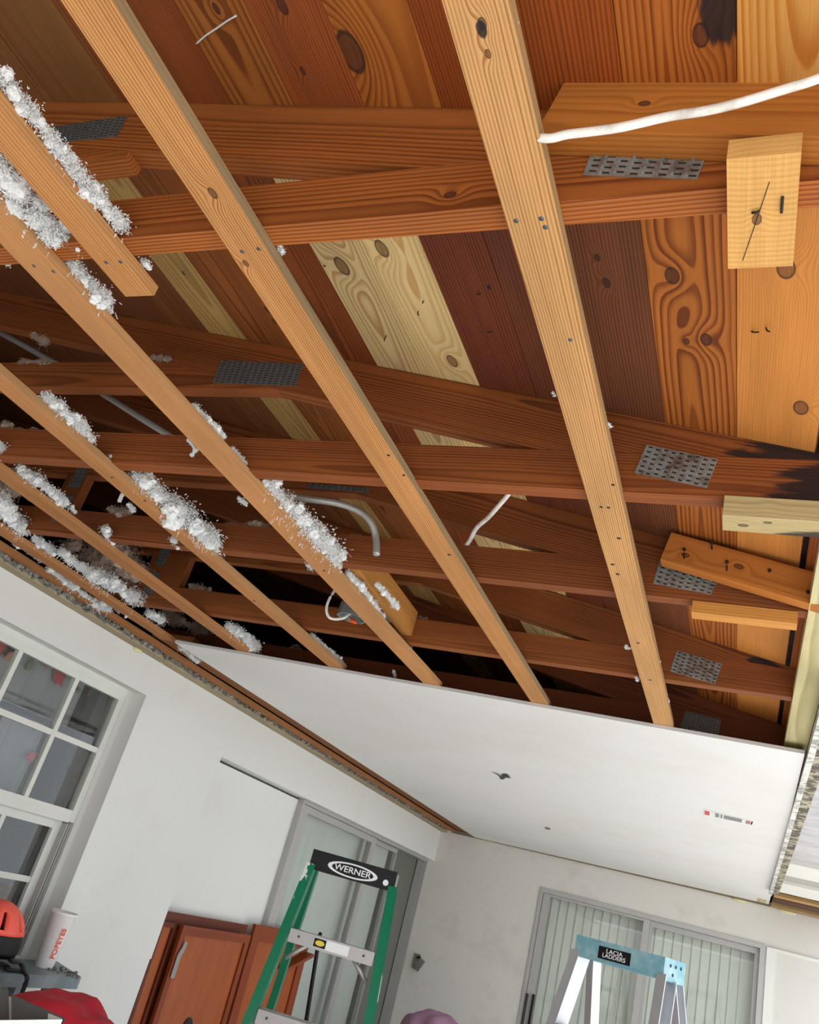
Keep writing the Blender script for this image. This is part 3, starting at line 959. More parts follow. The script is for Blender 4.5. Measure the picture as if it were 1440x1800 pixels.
def fluff(name, paths, z, mat, label, dens=1.0, seed=1):
    """paths: list of (pixel polyline, radius in metres); small flakes heaped around each path"""
    R = random.Random(seed)
    verts, faces = [], []

    def flake(c, s):
        ax = Vector((R.gauss(0, 1), R.gauss(0, 1), R.gauss(0, 1))).normalized()
        bx = ax.orthogonal().normalized(); cx_ = ax.cross(bx)
        l, wd, th = s * R.uniform(.7, 1.9), s * R.uniform(.3, .7), s * R.uniform(.2, .5)
        b = len(verts)
        for v in (ax * l, -ax * l, bx * wd, -bx * wd, cx_ * th, -cx_ * th):
            verts.append(c + v)
        for f in ((0, 2, 4), (2, 1, 4), (1, 3, 4), (3, 0, 4), (2, 0, 5), (1, 2, 5), (3, 1, 5), (0, 3, 5)):
            faces.append([b + i for i in f])

    def lump(c, r, sd):
        b = len(verts)
        for k, v in enumerate(ICO[0]):
            q = Vector(v)
            d = 1 + .45 * noise.noise(q * 1.6 + Vector((sd, 0, 0))) + .35 * noise.noise(q * 4.0 + Vector((0, sd, 0)))
            verts.append(c + q * (r * d))
        for f in ICO[1]: faces.append([b + i for i in f])

    for pts, rad in paths:
        P = [onz(a, b, z) for a, b in pts]
        P = smooth_path(P, 8) if len(P) > 1 else P
        L = sum((b - a).length for a, b in zip(P, P[1:]))
        steps = max(1, int(L / (rad * .55)))
        prof = lambda t: rad * (.42 + .9 * (.5 + .5 * noise.noise(Vector((t * 7.0, seed * 3.1, rad * 50))) * 2.2))
        for j in range(steps + 1):
            t = j / steps
            k = min(int(t * (len(P) - 1)), max(len(P) - 2, 0))
            c = P[k].lerp(P[k + 1], t * (len(P) - 1) - k) if len(P) > 1 else P[0].copy()
            rr = max(prof(t), rad * .3)
            lump(c + Vector((R.gauss(0, 1), R.gauss(0, 1), R.gauss(0, 1))) * rr * .34, rr * R.uniform(.42, .66), R.uniform(0, 50))
            nf = int(dens * (230 + 170 * min(rr / .012, 2.2)))
            for _ in range(nf):
                d = Vector((R.gauss(0, 1), R.gauss(0, 1), R.gauss(0, 1))).normalized()
                p = c + d * rr * (R.uniform(.42, .95) + .30 * noise.noise(d * 2.5 + Vector((j * 3.3, seed, 0))))
                sz = min(.0027, max(.0012, rad * .115)) * R.uniform(.4, 1.15)
                if R.random() < .03:
                    q = R.uniform(1.0, 1.45)
                    for w_ in range(4): flake(c + d * rr * (q + w_ * .07) + Vector((0, 0, -w_ * rr * .05)), sz * .9)
                else: flake(p, sz)
    me = bpy.data.meshes.new(name)
    me.from_pydata([tuple(v) for v in verts], [], faces)
    o = link(name, me, mat)
    return tag(o, label, 'insulation', kind='stuff')


fluff('insulation_fluff', [([(4, 135), (40, 180), (75, 222), (110, 268)], .014), ([(110, 268), (150, 322), (185, 362), (214, 394)], .016), ([(108, 295), (106, 304)], .005)], .822, M['fluff'],
      'white insulation fluff along the right side of the short furring strip', seed=2)
fluff('insulation_fluff', [([(-5, 285), (20, 315), (45, 350), (62, 378)], .033), ([(62, 378), (90, 405), (100, 420)], .022), ([(66, 352), (76, 360)], .014), ([(100, 408), (128, 425), (143, 440)], .009), ([(12, 445), (14, 462)], .005)], .822, M['fluff'],
      'thick white insulation clump at the left edge, between two upper furring strips', seed=3)
fluff('insulation_fluff', [([(128, 468), (150, 492), (175, 520), (194, 548)], .016), ([(255, 462), (262, 470)], .008), ([(492, 436), (496, 444)], .005)], .822, M['fluff'],
      'white insulation tuft on the upper part of the third furring strip', seed=4)
fluff('insulation_fluff', [([(342, 715), (360, 738), (378, 752)], .011), ([(374, 745), (392, 768)], .009), ([(408, 790), (436, 822)], .009), ([(332, 773), (345, 792)], .004), ([(337, 800), (345, 790)], .004)], .822, M['fluff'],
      'small white insulation tufts on the middle of the third furring strip', seed=5)
fluff('insulation_fluff', [([(470, 850), (490, 875), (505, 895)], .020), ([(500, 888), (530, 915), (560, 942)], .030), ([(560, 942), (582, 965), (597, 992)], .027), ([(420, 875), (432, 885)], .009), ([(540, 985), (548, 998)], .012)], .824, M['fluff'],
      'largest white insulation clump, low on the third furring strip', seed=6)
fluff('insulation_fluff', [([(612, 1008), (640, 1038), (655, 1060), (672, 1085)], .012), ([(664, 1028), (690, 1056), (698, 1066)], .010), ([(705, 1145), (722, 1140)], .006), ([(692, 1180), (695, 1188)], .006)], .824, M['fluff'],
      'thin white insulation trail near the lower end of the third furring strip', seed=7)
fluff('insulation_fluff', [([(80, 697), (105, 715), (122, 735)], .014), ([(122, 735), (145, 752), (160, 772)], .016), ([(195, 803), (204, 812)], .006)], .824, M['fluff'],
      'white insulation tuft on the upper part of the fourth furring strip', seed=8)
fluff('insulation_fluff', [([(238, 838), (268, 858), (295, 882)], .022), ([(295, 882), (325, 905), (350, 930)], .034), ([(350, 930), (372, 945), (380, 962)], .030), ([(305, 948), (316, 962)], .010), ([(228, 888), (236, 898)], .006), ([(210, 880), (216, 868)], .004)], .826, M['fluff'],
      'long white insulation clump on the lower half of the fourth furring strip', seed=9)
fluff('insulation_fluff', [([(548, 1118), (580, 1145), (608, 1172)], .012)], .826, M['fluff'], 'thin white fluff at the panel end of the fourth furring strip', seed=10)
fluff('insulation_fluff', [([(0, 785), (8, 800)], .014), ([(38, 828), (62, 842), (85, 858), (112, 882)], .018), ([(185, 930), (194, 948)], .014), ([(126, 893), (132, 900)], .006)], .826, M['fluff'],
      'white insulation tufts on the upper half of the fifth furring strip', seed=11)
fluff('insulation_fluff', [([(402, 1100), (425, 1115), (452, 1138)], .022)], .826, M['fluff'], 'white insulation tuft at the panel end of the fifth furring strip', seed=12)
fluff('insulation_fluff', [([(0, 878), (12, 900), (42, 928)], .030), ([(60, 945), (92, 968)], .014), ([(108, 970), (140, 995), (170, 1012)], .018), ([(170, 1012), (205, 1030), (240, 1052)], .034), ([(262, 1078), (285, 1090)], .018)], .826, M['fluff'],
      'bushy white insulation row on the sixth furring strip', seed=13)
fluff('insulation_fluff', [([(30, 955), (80, 985)], .012), ([(88, 1000), (128, 1030)], .014), ([(130, 1030), (165, 1058), (192, 1068)], .020), ([(210, 1072), (240, 1082)], .010), ([(18, 985), (60, 1010), (110, 1040), (150, 1062)], .009), ([(318, 1138), (350, 1162)], .014)], .806, M['fluff'],
      'scattered white fluff on the strip against the left wall', dens=.8, seed=14)
fluff('insulation_fluff', [([(8, 650), (50, 636), (110, 640)], .010), ([(60, 590), (82, 602)], .014), ([(270, 628), (300, 631)], .008)], 1.13, M['dustfluff'], 'dusty fluff lying on the collar tie of the second truss', seed=15)
fluff('insulation_fluff', [([(0, 752), (40, 757), (80, 758)], .008), ([(10, 745), (20, 748)], .01)], .905, M['dustfluff'], 'dusty fluff on top of the second truss bottom chord', seed=16)
fluff('insulation_fluff', [([(400, 922), (470, 926)], .010), ([(440, 920), (458, 922)], .012), ([(195, 895), (225, 900)], .016)], .915, M['dustfluff'], 'dusty fluff on top of the third truss bottom chord', seed=17)
fluff('insulation_fluff', [([(-5, 860), (15, 850), (35, 845)], .06), ([(335, 1030), (365, 1040)], .016), ([(700, 1082), (750, 1088)], .006)], .92, M['dustfluff'], 'dusty fluff on the fourth truss and deep in the dark attic', seed=18)
fluff('insulation_fluff', [([(120, 960), (170, 985), (210, 1000)], .07), ([(200, 960), (240, 1010)], .06), ([(300, 1085), (360, 1110)], .05), ([(420, 1130), (520, 1160)], .03)], .93, M['dustfluff'],
      'brownish dusty insulation heap behind the furring strips near the left wall', dens=1.6, seed=19)
# crumbs of fluff caught on the edge of the rightmost strips
fluff('insulation_fluff', [([(a, b), (a + 4, b + 5)], r) for a, b, r in ((903, 36, .003), (951, 303, .004), (996, 494, .0025), (1010, 527, .003), (1055, 722, .003), (1070, 745, .003), (972, 690, .003), (1097, 910, .004), (1105, 945, .004),
                                                                            (1134, 1085, .004), (1137, 1100, .005), (1155, 1158, .005), (1100, 1135, .006), (1118, 1190, .005), (1172, 1228, .004), (1148, 1137, .004))], .806, M['fluff'],
      'tiny white fluff crumbs caught on the rightmost furring strip', dens=.12, seed=20)

# ------------------------------------------------------------------ conduit, cables, junction box
def on_y_path(pts): return [ony(a, b, y) for a, b, y in pts]


o = tube('conduit', smooth_path(on_y_path([(-60, 552, 1.48), (85, 632, 1.53), (300, 767, 1.60), (440, 842, 1.66), (515, 872, 1.72), (590, 884, 1.77), (630, 898, 1.80), (652, 918, 1.82), (661, 945, 1.84), (662, 975, 1.84)]), 6), .0095, M['conduit'], None, 12)
tag(o, 'grey steel conduit pipe slanting under the deck and bending down', 'conduit')
o = tube('electric_cable', smooth_path([V(-.330, .597, .818)] + on_y_path([(955, 243, .600), (1000, 236, .600), (1085, 225, .600), (1175, 205, .600), (1240, 195, .600), (1300, 181, .602), (1370, 160, .606), (1440, 138, .61), (1560, 92, .62)]), 8), .0050, M['cable'], None, 12, 1.0)
tag(o, 'white flat electric cable crossing the orange scab board at upper right', 'cable')
o = tube('electric_cable', smooth_path(on_y_path([(815, 965, 1.93), (826, 950, 1.90), (838, 928, 1.86), (858, 910, 1.80), (876, 890, 1.74), (893, 870, 1.70), (905, 852, 1.68)]), 8), .0060, M['cable'], None, 10)
tag(o, 'white cable hanging between the second and third trusses', 'cable')
o = tube('electric_cable', smooth_path(on_y_path([(1052, 715, 1.39), (1062, 745, 1.385), (1068, 768, 1.385), (1069, 790, 1.388), (1064, 805, 1.392)]), 6), .0040, M['cable'], None, 10)
tag(o, 'short loop of white cable beside the rightmost furring strip', 'cable')
jc = onz(618, 1085, .838)
jb = empty('junction_box', jc)
WORLD[jb.name] = jb.matrix_basis.copy()
tag(jb, 'round metal junction box with an orange wire connector in the attic', 'junction box')
bm = bmesh.new()
prof = [(.050, .045), (.052, .0), (.052, -.004), (.046, -.004), (.046, .0), (.044, .040), (.001, .041)]
rings = []
for r, z in prof:
    rings.append([bm.verts.new((jc.x + r * math.cos(2 * math.pi * (k + .5) / 8), jc.y + r * math.sin(2 * math.pi * (k + .5) / 8), jc.z + z)) for k in range(8)])
for a, b in zip(rings, rings[1:]):
    for k in range(8): bm.faces.new((a[k], a[(k + 1) % 8], b[(k + 1) % 8], b[k]))
top = [bm.verts.new(v.co + Vector((0, 0, .001))) for v in rings[0]]
bm.faces.new(top)
bevel(bm, .0015)
link('box_body', finish(bm, 'box_body'), M['zinc'], jb)
box('mounting_bracket', (jc.x + .045, jc.y - .03, jc.z - ZC + .01), (-1.1455, jc.y + .03, jc.z - ZC + .03), M['zinc'], jb, .001)
tube('cable_lead', smooth_path([jc + Vector((-.030, -.018, .16)), jc + Vector((-.062, -.05, .08)), jc + Vector((-.072, -.06, .01)), jc + Vector((-.055, -.05, -.028)), jc + Vector((-.02, -.03, -.02)), jc + Vector((0, -.01, .012))], 8), .0048, M['cable'], jb, 8)
tube('cable_lead', smooth_path([jc + Vector((-.012, -.045, .13)), jc + Vector((-.012, -.05, .07)), jc + Vector((-.010, -.04, .046))], 6), .0035, M['cable'], jb, 8)
tube('bare_wire', smooth_path([jc + Vector((-.01, -.01, .015)), jc + Vector((0, -.02, -.012)), jc + Vector((.016, -.012, -.016))], 6), .0015, M['copper'], jb, 6)
tube('wire_connector', [jc + Vector((.004, -.012, -.012)), jc + Vector((.018, -.012, -.018)), jc + Vector((.030, -.012, -.022))], [.007, .0075, .004], M['orange'], jb, 10)

# ------------------------------------------------------------------ left window
win = empty('window_1', V(-2.80, 2.68, 0))
WORLD[win.name] = win.matrix_basis.copy()
S(win)
FX = -2.79


def wbars(name, bars, x0, x1, mat, parent, bev=.004):
    bm = bmesh.new()
    for i, (y0, y1, z0, z1) in enumerate(bars): bm_box(bm, (x0 + i * .0004, y0, z0), (x1 - i * .0004, y1, z1))
    bevel(bm, bev)
    return link(name, finish(bm, name), mat, parent, Matrix.Translation((0, 0, ZC)))


wbars('window_frame', [(2.08, 2.13, -.60, .604), (3.245, 3.285, -.60, .604), (2.13, 3.245, .572, .604), (2.13, 3.245, -.60, -.565)], -2.95, FX, M['winpaint'], win)
us = wbars('upper_sash', [(2.13, 2.165, -.02, .572), (3.208, 3.245, -.02, .572), (2.165, 3.208, .545, .572), (2.165, 3.208, -.025, .028)], FX - .035, FX - .004, M['winpaint'], win, .003)
wbars('muntin', [(2.893, 2.918, .028, .545), (2.535, 2.560, .028, .545), (2.165, 3.208, .288, .312)], FX - .03, FX - .006, M['winpaint'], us, .003)
ls = wbars('lower_sash', [(2.13, 2.175, -.565, -.025), (3.170, 3.215, -.565, -.025), (2.175, 3.170, -.062, -.025), (2.175, 3.170, -.565, -.53)], FX - .075, FX - .042, M['winpaint'], win, .003)
wbars('muntin', [(2.862, 2.886, -.53, -.062), (2.52, 2.544, -.53, -.062), (2.175, 3.170, -.292, -.268)], FX - .07, FX - .046, M['winpaint'], ls, .003)
wbars('jamb_track', [(3.215, 3.222, -.565, -.03), (3.229, 3.236, -.565, -.03)], FX - .08, FX - .012, M['alu'], win, .001)
box('glass_pane', (FX - .020, 2.165, .028), (FX - .017, 3.208, .545), M['glass'], us)
box('glass_pane', (FX - .060, 2.175, -.53), (FX - .057, 3.170, -.062), M['glass'], ls)
box('inner_casing_shade', (-2.905, 3.135, -.60), (-2.850, 3.208, .572), M['aludark'], win)  # dark strip beside the pane, the frame's shadow put into its colour
# curtain with a printed leaf valance behind the glass
cur = empty('curtain', V(-3.05, 2.7, -.6))
WORLD[cur.name] = cur.matrix_basis.copy()
tag(cur, 'pale grey curtain with printed autumn leaves behind the left window', 'curtain')


def drape(name, y0, y1, z0, z1, x, amp, waves, mat, parent, slope=0.0, n=90, seed=0):
    bm = bmesh.new()
    cols_ = []
    for i in range(n + 1):
        u = i / n
        y = y0 + (y1 - y0) * u
        c = []
        for j in range(9):
            v = j / 8
            z = z0 + (z1 - z0) * v + slope * (u - .5) * (1 - v)
            xx = x + amp * math.sin(u * waves * 2 * math.pi + seed) * (1.2 - .6 * v) + amp * .6 * noise.noise(Vector((u * 7, v * 2, seed)))
            c.append(bm.verts.new(V(xx, y, z)))
        cols_.append(c)
    for a, b in zip(cols_, cols_[1:]):
        for j in range(8): bm.faces.new((a[j], b[j], b[j + 1], a[j + 1]))
    bmesh.ops.solidify(bm, geom=bm.faces[:], thickness=.002)
    return link(name, finish(bm, name, True), mat, parent)


drape('valance', 2.0, 3.10, .36, .66, -2.935, .010, 9, M['curtain'], cur, seed=1)
drape('curtain_panel', 2.0, 2.72, -.62, .40, -3.02, .022, 7, M['curtain'], cur, seed=3)
drape('curtain_panel', 2.80, 3.06, -.62, .34, -3.00, .014, 3, M['curtain'], cur, seed=5)
tube('curtain_rod', [V(-2.975, 1.9, .335), V(-2.975, 2.95, .338)], .008, M['aludark'], cur, 10)


def leaf(px, py, r, mat, xpl=-2.9, rot=0.0):
    c = onx(px, py, xpl)
    pts = []
    for k in range(14):
        a = 2 * math.pi * k / 14
        rr = r * (1.0 if k % 2 == 0 else .80) * (1.25 if k in (0, 6) else .9)
        pts.append((math.cos(a + rot) * rr, math.sin(a + rot) * rr))
    mw_ = Matrix.Translation(c) @ Matrix(((0, 0, 1, 0), (1, 0, 0, 0), (0, 1, 0, 0), (0, 0, 0, 1)))
    return prism('leaf_print', pts, -.001, .001, mat, cur, mw_)


for i, (a, b, r, m) in enumerate(((8, 1136, .05, 'leafred'), (18, 1148, .04, 'leafbrown'), (53, 1170, .026, 'leafgreen'), (85, 1168, .022, 'leafbrown'), (105, 1188, .046, 'leafred'), (138, 1213, .018, 'leafgreen'), (162, 1220, .032, 'leafbrown'),
                                  (97, 1253, .026, 'leafred'), (143, 1278, .036, 'leafred'), (160, 1288, .024, 'leafgreen'), (55, 1330, .03, 'leafred'))):
    leaf(a, b, r, M[m], -2.918 if b < 1230 else -2.965, i * .7)

# ------------------------------------------------------------------ sliding door on the left wall
sd = empty('door_1', V(-2.80, 6.6, FZ))
WORLD[sd.name] = sd.matrix_basis.copy()
S(sd)
wbars('door_frame', [(5.262, 5.295, FZ, .500), (8.015, 8.058, FZ, .500), (5.295, 8.015, .478, .502)], -2.86, -2.765, M['alu'], sd, .003)
wbars('gasket', [(5.254, 5.262, FZ, .500)], -2.80, -2.756, M['alu'], sd, .001)
p1 = wbars('door_panel', [(5.297, 5.40, FZ + .01, .475), (6.62, 6.70, FZ + .01, .475), (5.40, 6.62, .43, .475), (5.40, 6.62, FZ + .01, FZ + .12)], -2.80, -2.775, M['alu'], sd, .003)
box('glass_pane', (-2.789, 5.40, FZ + .12), (-2.785, 6.62, .43), M['glass'], p1)
p2 = wbars('door_panel', [(6.66, 6.735, FZ + .01, .475), (7.32, 7.335, FZ + .01, .475), (6.735, 7.32, .44, .475), (6.735, 7.32, FZ + .01, FZ + .12)], -2.84, -2.815, M['alu'], sd, .003)
box('glass_pane', (-2.829, 6.735, FZ + .12), (-2.825, 7.32, .44), M['glass'], p2)
wbars('jamb_track', [(8.000, 8.006, FZ, .478), (7.985, 7.990, FZ, .478)], -2.85, -2.78, M['alu'], sd, .001)
M['dimroom'] = plain('dim_room_grey', (104, 107, 98), 0.8)
box('dim_room_sheet', (-2.862, 7.335, FZ), (-2.858, 8.016, .478), M['dimroom'], sd)  # flat grey sheet in the open doorway, standing in for the unlit room
vb = empty('vertical_blind', V(-2.90, 6.3, FZ))
WORLD[vb.name] = vb.matrix_basis.copy()
tag(vb, 'pale vertical blind behind the glass of the left sliding door', 'blind')
for i in range(24):
    y = 5.33 + i * .085
    bm = bmesh.new()
    bm_box(bm, (-.044, -.0006, FZ + .05), (.044, .0006, .50), Matrix.Translation((-2.905, y, 0)) @ Matrix.Rotation(1.35 + RND.uniform(-.05, .05), 4, 'Z'))
    link('blind_slat', finish(bm, 'blind_slat'), M['sheer'], vb, Matrix.Translation((0, 0, ZC)))

# door on the back wall
bd = empty('door_2', V(-.75, YB, FZ))
WORLD[bd.name] = bd.matrix_basis.copy()
S(bd)


def xbars(name, bars, y0, y1, mat, parent, bev=.003):
    bm = bmesh.new()
    for i, (x0, x1, z0, z1) in enumerate(bars): bm_box(bm, (x0, y0 + i * .0004, z0), (x1, y1 - i * .0004, z1))
    bevel(bm, bev)
    return link(name, finish(bm, name), mat, parent, Matrix.Translation((0, 0, ZC)))


xbars('door_frame', [(-1.68, -1.650, FZ, .512), (.135, .17, FZ, .512), (-1.650, .135, .476, .512)], YB - .012, YB + .10, M['alu'], bd)
q1 = xbars('door_panel', [(-1.645, -1.585, FZ + .01, .474), (-.775, -.725, FZ + .01, .474), (-1.585, -.775, .455, .474), (-1.585, -.775, FZ + .01, FZ + .1)], YB + .004, YB + .03, M['alu'], bd)
box('glass_pane', (-1.585, YB + .014, FZ + .1), (-.775, YB + .018, .455), M['glass'], q1)
q2 = xbars('door_panel', [(-.76, -.705, FZ + .01, .474), (.10, .133, FZ + .01, .474), (-.705, .10, .430, .474), (-.705, .10, FZ + .01, FZ + .1)], YB + .045, YB + .07, M['alu'], bd)
box('glass_pane', (-.705, YB + .055, FZ + .1), (.10, YB + .059, .430), M['glass'], q2)
h = xbars('door_handle', [(-1.648, -1.628, -.56, -.33)], YB - .02, YB + .004, M['aludark'], bd, .003)
h = xbars('door_handle', [(-1.588, -1.572, -.58, -.32)], YB - .03, YB + .004, M['black'], bd, .003)
vb2 = empty('vertical_blind', V(-.75, YB + .13, FZ))
WORLD[vb2.name] = vb2.matrix_basis.copy()
tag(vb2, 'pale green grey vertical blind behind the back wall glass door', 'blind')
for i in range(24):
    x = -1.62 + i * .0755
    bm = bmesh.new()
    bm_box(bm, (-.044, -.0006, FZ + .05), (.044, .0006, .50), Matrix.Translation((x, YB + .15, 0)) @ Matrix.Rotation(.16 + RND.uniform(-.015, .015), 4, 'Z'))
    link('blind_slat', finish(bm, 'blind_slat'), M['slat'], vb2, Matrix.Translation((0, 0, ZC)))
xbars('trim', [], 0, 1, M['white'], bd) if False else None
tr9 = multi_box('trim_9', [((.185, YB - .014, FZ), (.245, YB, .50)), ((.185, YB - .018, .475), (1.7, YB, .50))], M['white'])

# latch in the corner of the left wall
lt = empty('door_latch', V(-2.70, 8.02, -.35))
WORLD[lt.name] = lt.matrix_basis.copy()
tag(lt, 'bare metal hook latch near the corner beside the sliding door', 'latch')
c = ony(732, 1690, YB - .004)
box('latch_plate', (c.x - .032, YB - .008, c.z - ZC - .06), (c.x + .022, YB, c.z - ZC + .06), M['steel'], lt, .003)
mwl = Matrix.Translation(c + Vector((.045, -.022, -.012))) @ Matrix.Rotation(.45, 4, 'Y')
box('latch_case', (-.022, -.016, -.055), (.022, .018, .045), M['steel'], lt, .004, 2, mwl)
tube('latch_pin', [c + Vector((.0, -.012, .03)), c + Vector((.035, -.02, .045))], .008, M['black'], lt, 8)

# ------------------------------------------------------------------ step ladders
def basis(loc, right):
    x = Vector((right[0], right[1], 0)).normalized(); z = Vector((0, 0, 1)); y = z.cross(x)
    m = Matrix.Identity(4)
    for i in range(3): m[i][0] = x[i]; m[i][1] = y[i]; m[i][2] = z[i]; m[i][3] = loc[i]
    return m


def beam_local(name, a, b, wide, w, t, mat, parent, lip=0.0, bev=.002):
    """channel rail from a to b: web plate w wide, with two flanges of depth lip"""
    a, b = Vector(a), Vector(b)
    m = frame(a, b, wide); L = (b - a).length
    bm = bmesh.new()
    if lip:
        s = 1 if lip > 0 else -1; l = abs(lip)
        out = [(-w / 2, 0), (w / 2, 0), (w / 2, s * l), (w / 2 - t, s * l), (w / 2 - t, s * t), (-w / 2 + t, s * t), (-w / 2 + t, s * l), (-w / 2, s * l)]
    else:
        out = [(-w / 2, -t / 2), (w / 2, -t / 2), (w / 2, t / 2), (-w / 2, t / 2)]
    r0 = [bm.verts.new(m @ Vector((x, 0, z))) for x, z in out]
    r1 = [bm.verts.new(m @ Vector((x, L, z))) for x, z in out]
    n = len(out)
    bm.faces.new(r0[::-1]); bm.faces.new(r1)
    for i in range(n): bm.faces.new((r0[i], r0[(i + 1) % n], r1[(i + 1) % n], r1[i]))
    if bev: bevel(bm, bev)
    return link(name, finish(bm, name), mat, parent, None, False)


def text_part(name, body, size, loc, rotm, mat, parent, extrude=.0006, sx=1.0, shear=0.0, world=False):
    cu = bpy.data.curves.new(name, 'FONT')
    cu.body = body; cu.size = size; cu.extrude = extrude
    cu.align_x = 'CENTER'; cu.align_y = 'CENTER'; cu.shear = shear
    cu.offset = size * .012
    cu.materials.append(mat)
    tmp = bpy.data.objects.new(name + '_curve', cu)
    COL.objects.link(tmp)
    bpy.context.view_layer.update()
    me = bpy.data.meshes.new_from_object(tmp.evaluated_get(bpy.context.evaluated_depsgraph_get()))
    bpy.data.objects.remove(tmp)
    bpy.data.curves.remove(cu)
    me.name = name
    o = bpy.data.objects.new(name, me)
    COL.objects.link(o)
    mwx = Matrix.Translation(loc) @ rotm @ Matrix.Diagonal((sx, 1, 1, 1))
    o.matrix_basis = mwx
    WORLD[o.name] = mwx.copy()
    adopt(o, parent, world)
    return o


def ladder(name, loc, right, H, cap, rail_mat, cap_mat, step_mat, label, cl, cd, ch, bw, fy, ry):
    L = bpy.data.objects.new(name, None)
    COL.objects.link(L)
    L.matrix_basis = basis(loc, right)
    tag(L, label, 'step ladder')
    hx = cl / 2
    bm = bmesh.new()
    bm_box(bm, (-hx, -cd / 2, H - ch), (hx, cd / 2, H))
    bevel(bm, .010, 3)
    link('top_cap', finish(bm, 'top_cap', False), cap_mat, L, None, False)
    tx = hx - .025
    rw = .075
    ft = []
    for s in (-1, 1):
        a, b = (s * tx, -cd / 2 + .035, H - ch + .01), (s * bw / 2, fy, .02)
        r = beam_local('front_rail', a, b, (0, 1, 0), rw, .004, rail_mat, L, lip=.038 * (1 if s < 0 else -1))
        ft.append((Vector(a), Vector(b)))
        box('foot', (s * bw / 2 - .03, fy - .045, .0), (s * bw / 2 + .03, fy + .045, .03), M['black'], L, .004, 1, Matrix.Identity(4), False)
        a, b = (s * (tx - .006), cd / 2 - .03, H - ch + .01), (s * bw / 2 * .96, ry, .02)
        beam_local('rear_rail', a, b, (0, 1, 0), .052, .004, rail_mat, L, lip=.030 * (1 if s < 0 else -1))
        box('foot', (s * bw / 2 * .96 - .025, ry - .03, .0), (s * bw / 2 * .96 + .025, ry + .03, .03), M['black'], L, .004, 1, Matrix.Identity(4), False)
    n = 5
    for k in range(1, n + 1):
        z = H - ch - .235 - (k - 1) * .295
        t = (H - ch + .01 - z) / (H - ch - .01)
        pa = ft[0][0].lerp(ft[0][1], t); pb = ft[1][0].lerp(ft[1][1], t)
        bm = bmesh.new()
        bm_box(bm, (pa.x + .004, pa.y - .040, z - .004), (pb.x - .004, pa.y + .042, z))
        bm_box(bm, (pa.x + .004, pa.y - .040, z - .05), (pb.x - .004, pa.y - .036, z - .004))
        bm_box(bm, (pa.x + .004, pa.y + .038, z - .028), (pb.x - .004, pa.y + .042, z - .004))
        bevel(bm, .001)
        st = link('step', finish(bm, 'step'), step_mat, L, None, False)
        for s, p in ((1, pa), (-1, pb)):
            bm = bmesh.new()
            tube_bm(bm, [(p.x + s * .012, pa.y - .02, z - .11), (p.x + s * .10, pa.y - .02, z - .03)], .009, 8)
            link('step_brace', finish(bm, 'step_brace', True), step_mat, st, None, False)
            for dx in (.045,):
                bm = bmesh.new()
                tube_bm(bm, [(p.x + s * dx, pa.y - .044, z - .022), (p.x + s * dx, pa.y - .036, z - .022)], .005, 10)
                link('rivet', finish(bm, 'rivet', True), M['nail'], st, None, False)
        if k in (2, 4):
            rt = z - .06
            t2 = (H - ch - rt) / (H - ch)
            xr = tx + (bw / 2 * .96 - tx) * t2; yr = cd / 2 - .03 + (ry - cd / 2 + .03) * t2
            bm = bmesh.new()
            bm_box(bm, (-xr + .004, yr - .012, rt - .012), (xr - .004, yr + .012, rt + .012)); bevel(bm, .002)
            link('rear_brace', finish(bm, 'rear_brace'), step_mat, L, None, False)
    for s in (-1, 1):
        z = H * .52
        t = (H - ch - z) / (H - ch)
        y0 = -cd / 2 + .035 + (fy + cd / 2 - .035) * t; y1 = cd / 2 - .03 + (ry - cd / 2 + .03) * t
        xx = tx + (bw / 2 - tx) * t
        beam_local('spreader', (s * (xx - .01), y0, z), (s * (xx - .012), y1, z), (0, 0, 1), .02, .003, step_mat, L, 0, 0)
    return L, ft


FRONT = Matrix.Rotation(math.pi / 2, 4, 'X')
# green ladder
g = at(620, 1543, 3.93)
pdir = Vector((g.x, g.y, 0)).normalized()
perp = Vector((pdir.y, -pdir.x, 0))
rt = (perp * math.cos(.10) - pdir * math.sin(.10))
H1 = ZC + .145
LG, ftg = ladder('step_ladder', (g.x, g.y, 0), rt, H1, None, M['green'], M['black'], M['stepalu'],
                 'green fibreglass step ladder with black top cap in front of the sliding door', .375, .14, .078, .60, -.42, .50)
yy = -.07
text_part('cap_lettering', 'WERNER', .034, Vector((.0, yy - .0012, H1 - .044)), FRONT, M['print'], LG, .0006, 1.18)
bm = bmesh.new()
n = 48
for k in range(n):
    a0, a1 = 2 * math.pi * k / n, 2 * math.pi * (k + 1) / n
    q = []
    for a, ro in ((a0, 1), (a1, 1), (a1, 0), (a0, 0)):
        ex, ez = (.110, .0285) if ro else (.092, .0225)
        q.append(bm.verts.new((ex * math.cos(a), yy - .0012, H1 - .044 + ez * math.sin(a))))
    bm.faces.new(q)
bmesh.ops.remove_doubles(bm, verts=bm.verts, dist=1e-5)
bmesh.ops.solidify(bm, geom=bm.faces[:], thickness=.0008)
link('cap_emblem', finish(bm, 'cap_emblem'), M['print'], LG, None, False)
bm = bmesh.new()
tube_bm(bm, [(.148, yy - .0018, H1 - .052), (.148, yy + .001, H1 - .052)], .012, 16)
link('cap_badge', finish(bm, 'cap_badge'), M['print'], LG, None, False)
bm = bmesh.new()
bm_box(bm, (.186, -.055, H1 - .07), (.1905, .055, H1 - .008)); bevel(bm, .003)
link('cap_end', finish(bm, 'cap_end'), M['steel'], LG, None, False)
zs = H1 - .078 - .235
t = (H1 - .078 + .01 - zs) / (H1 - .078 - .01)
pa = ftg[0][0].lerp(ftg[0][1], t)
ysf = pa.y - .0415
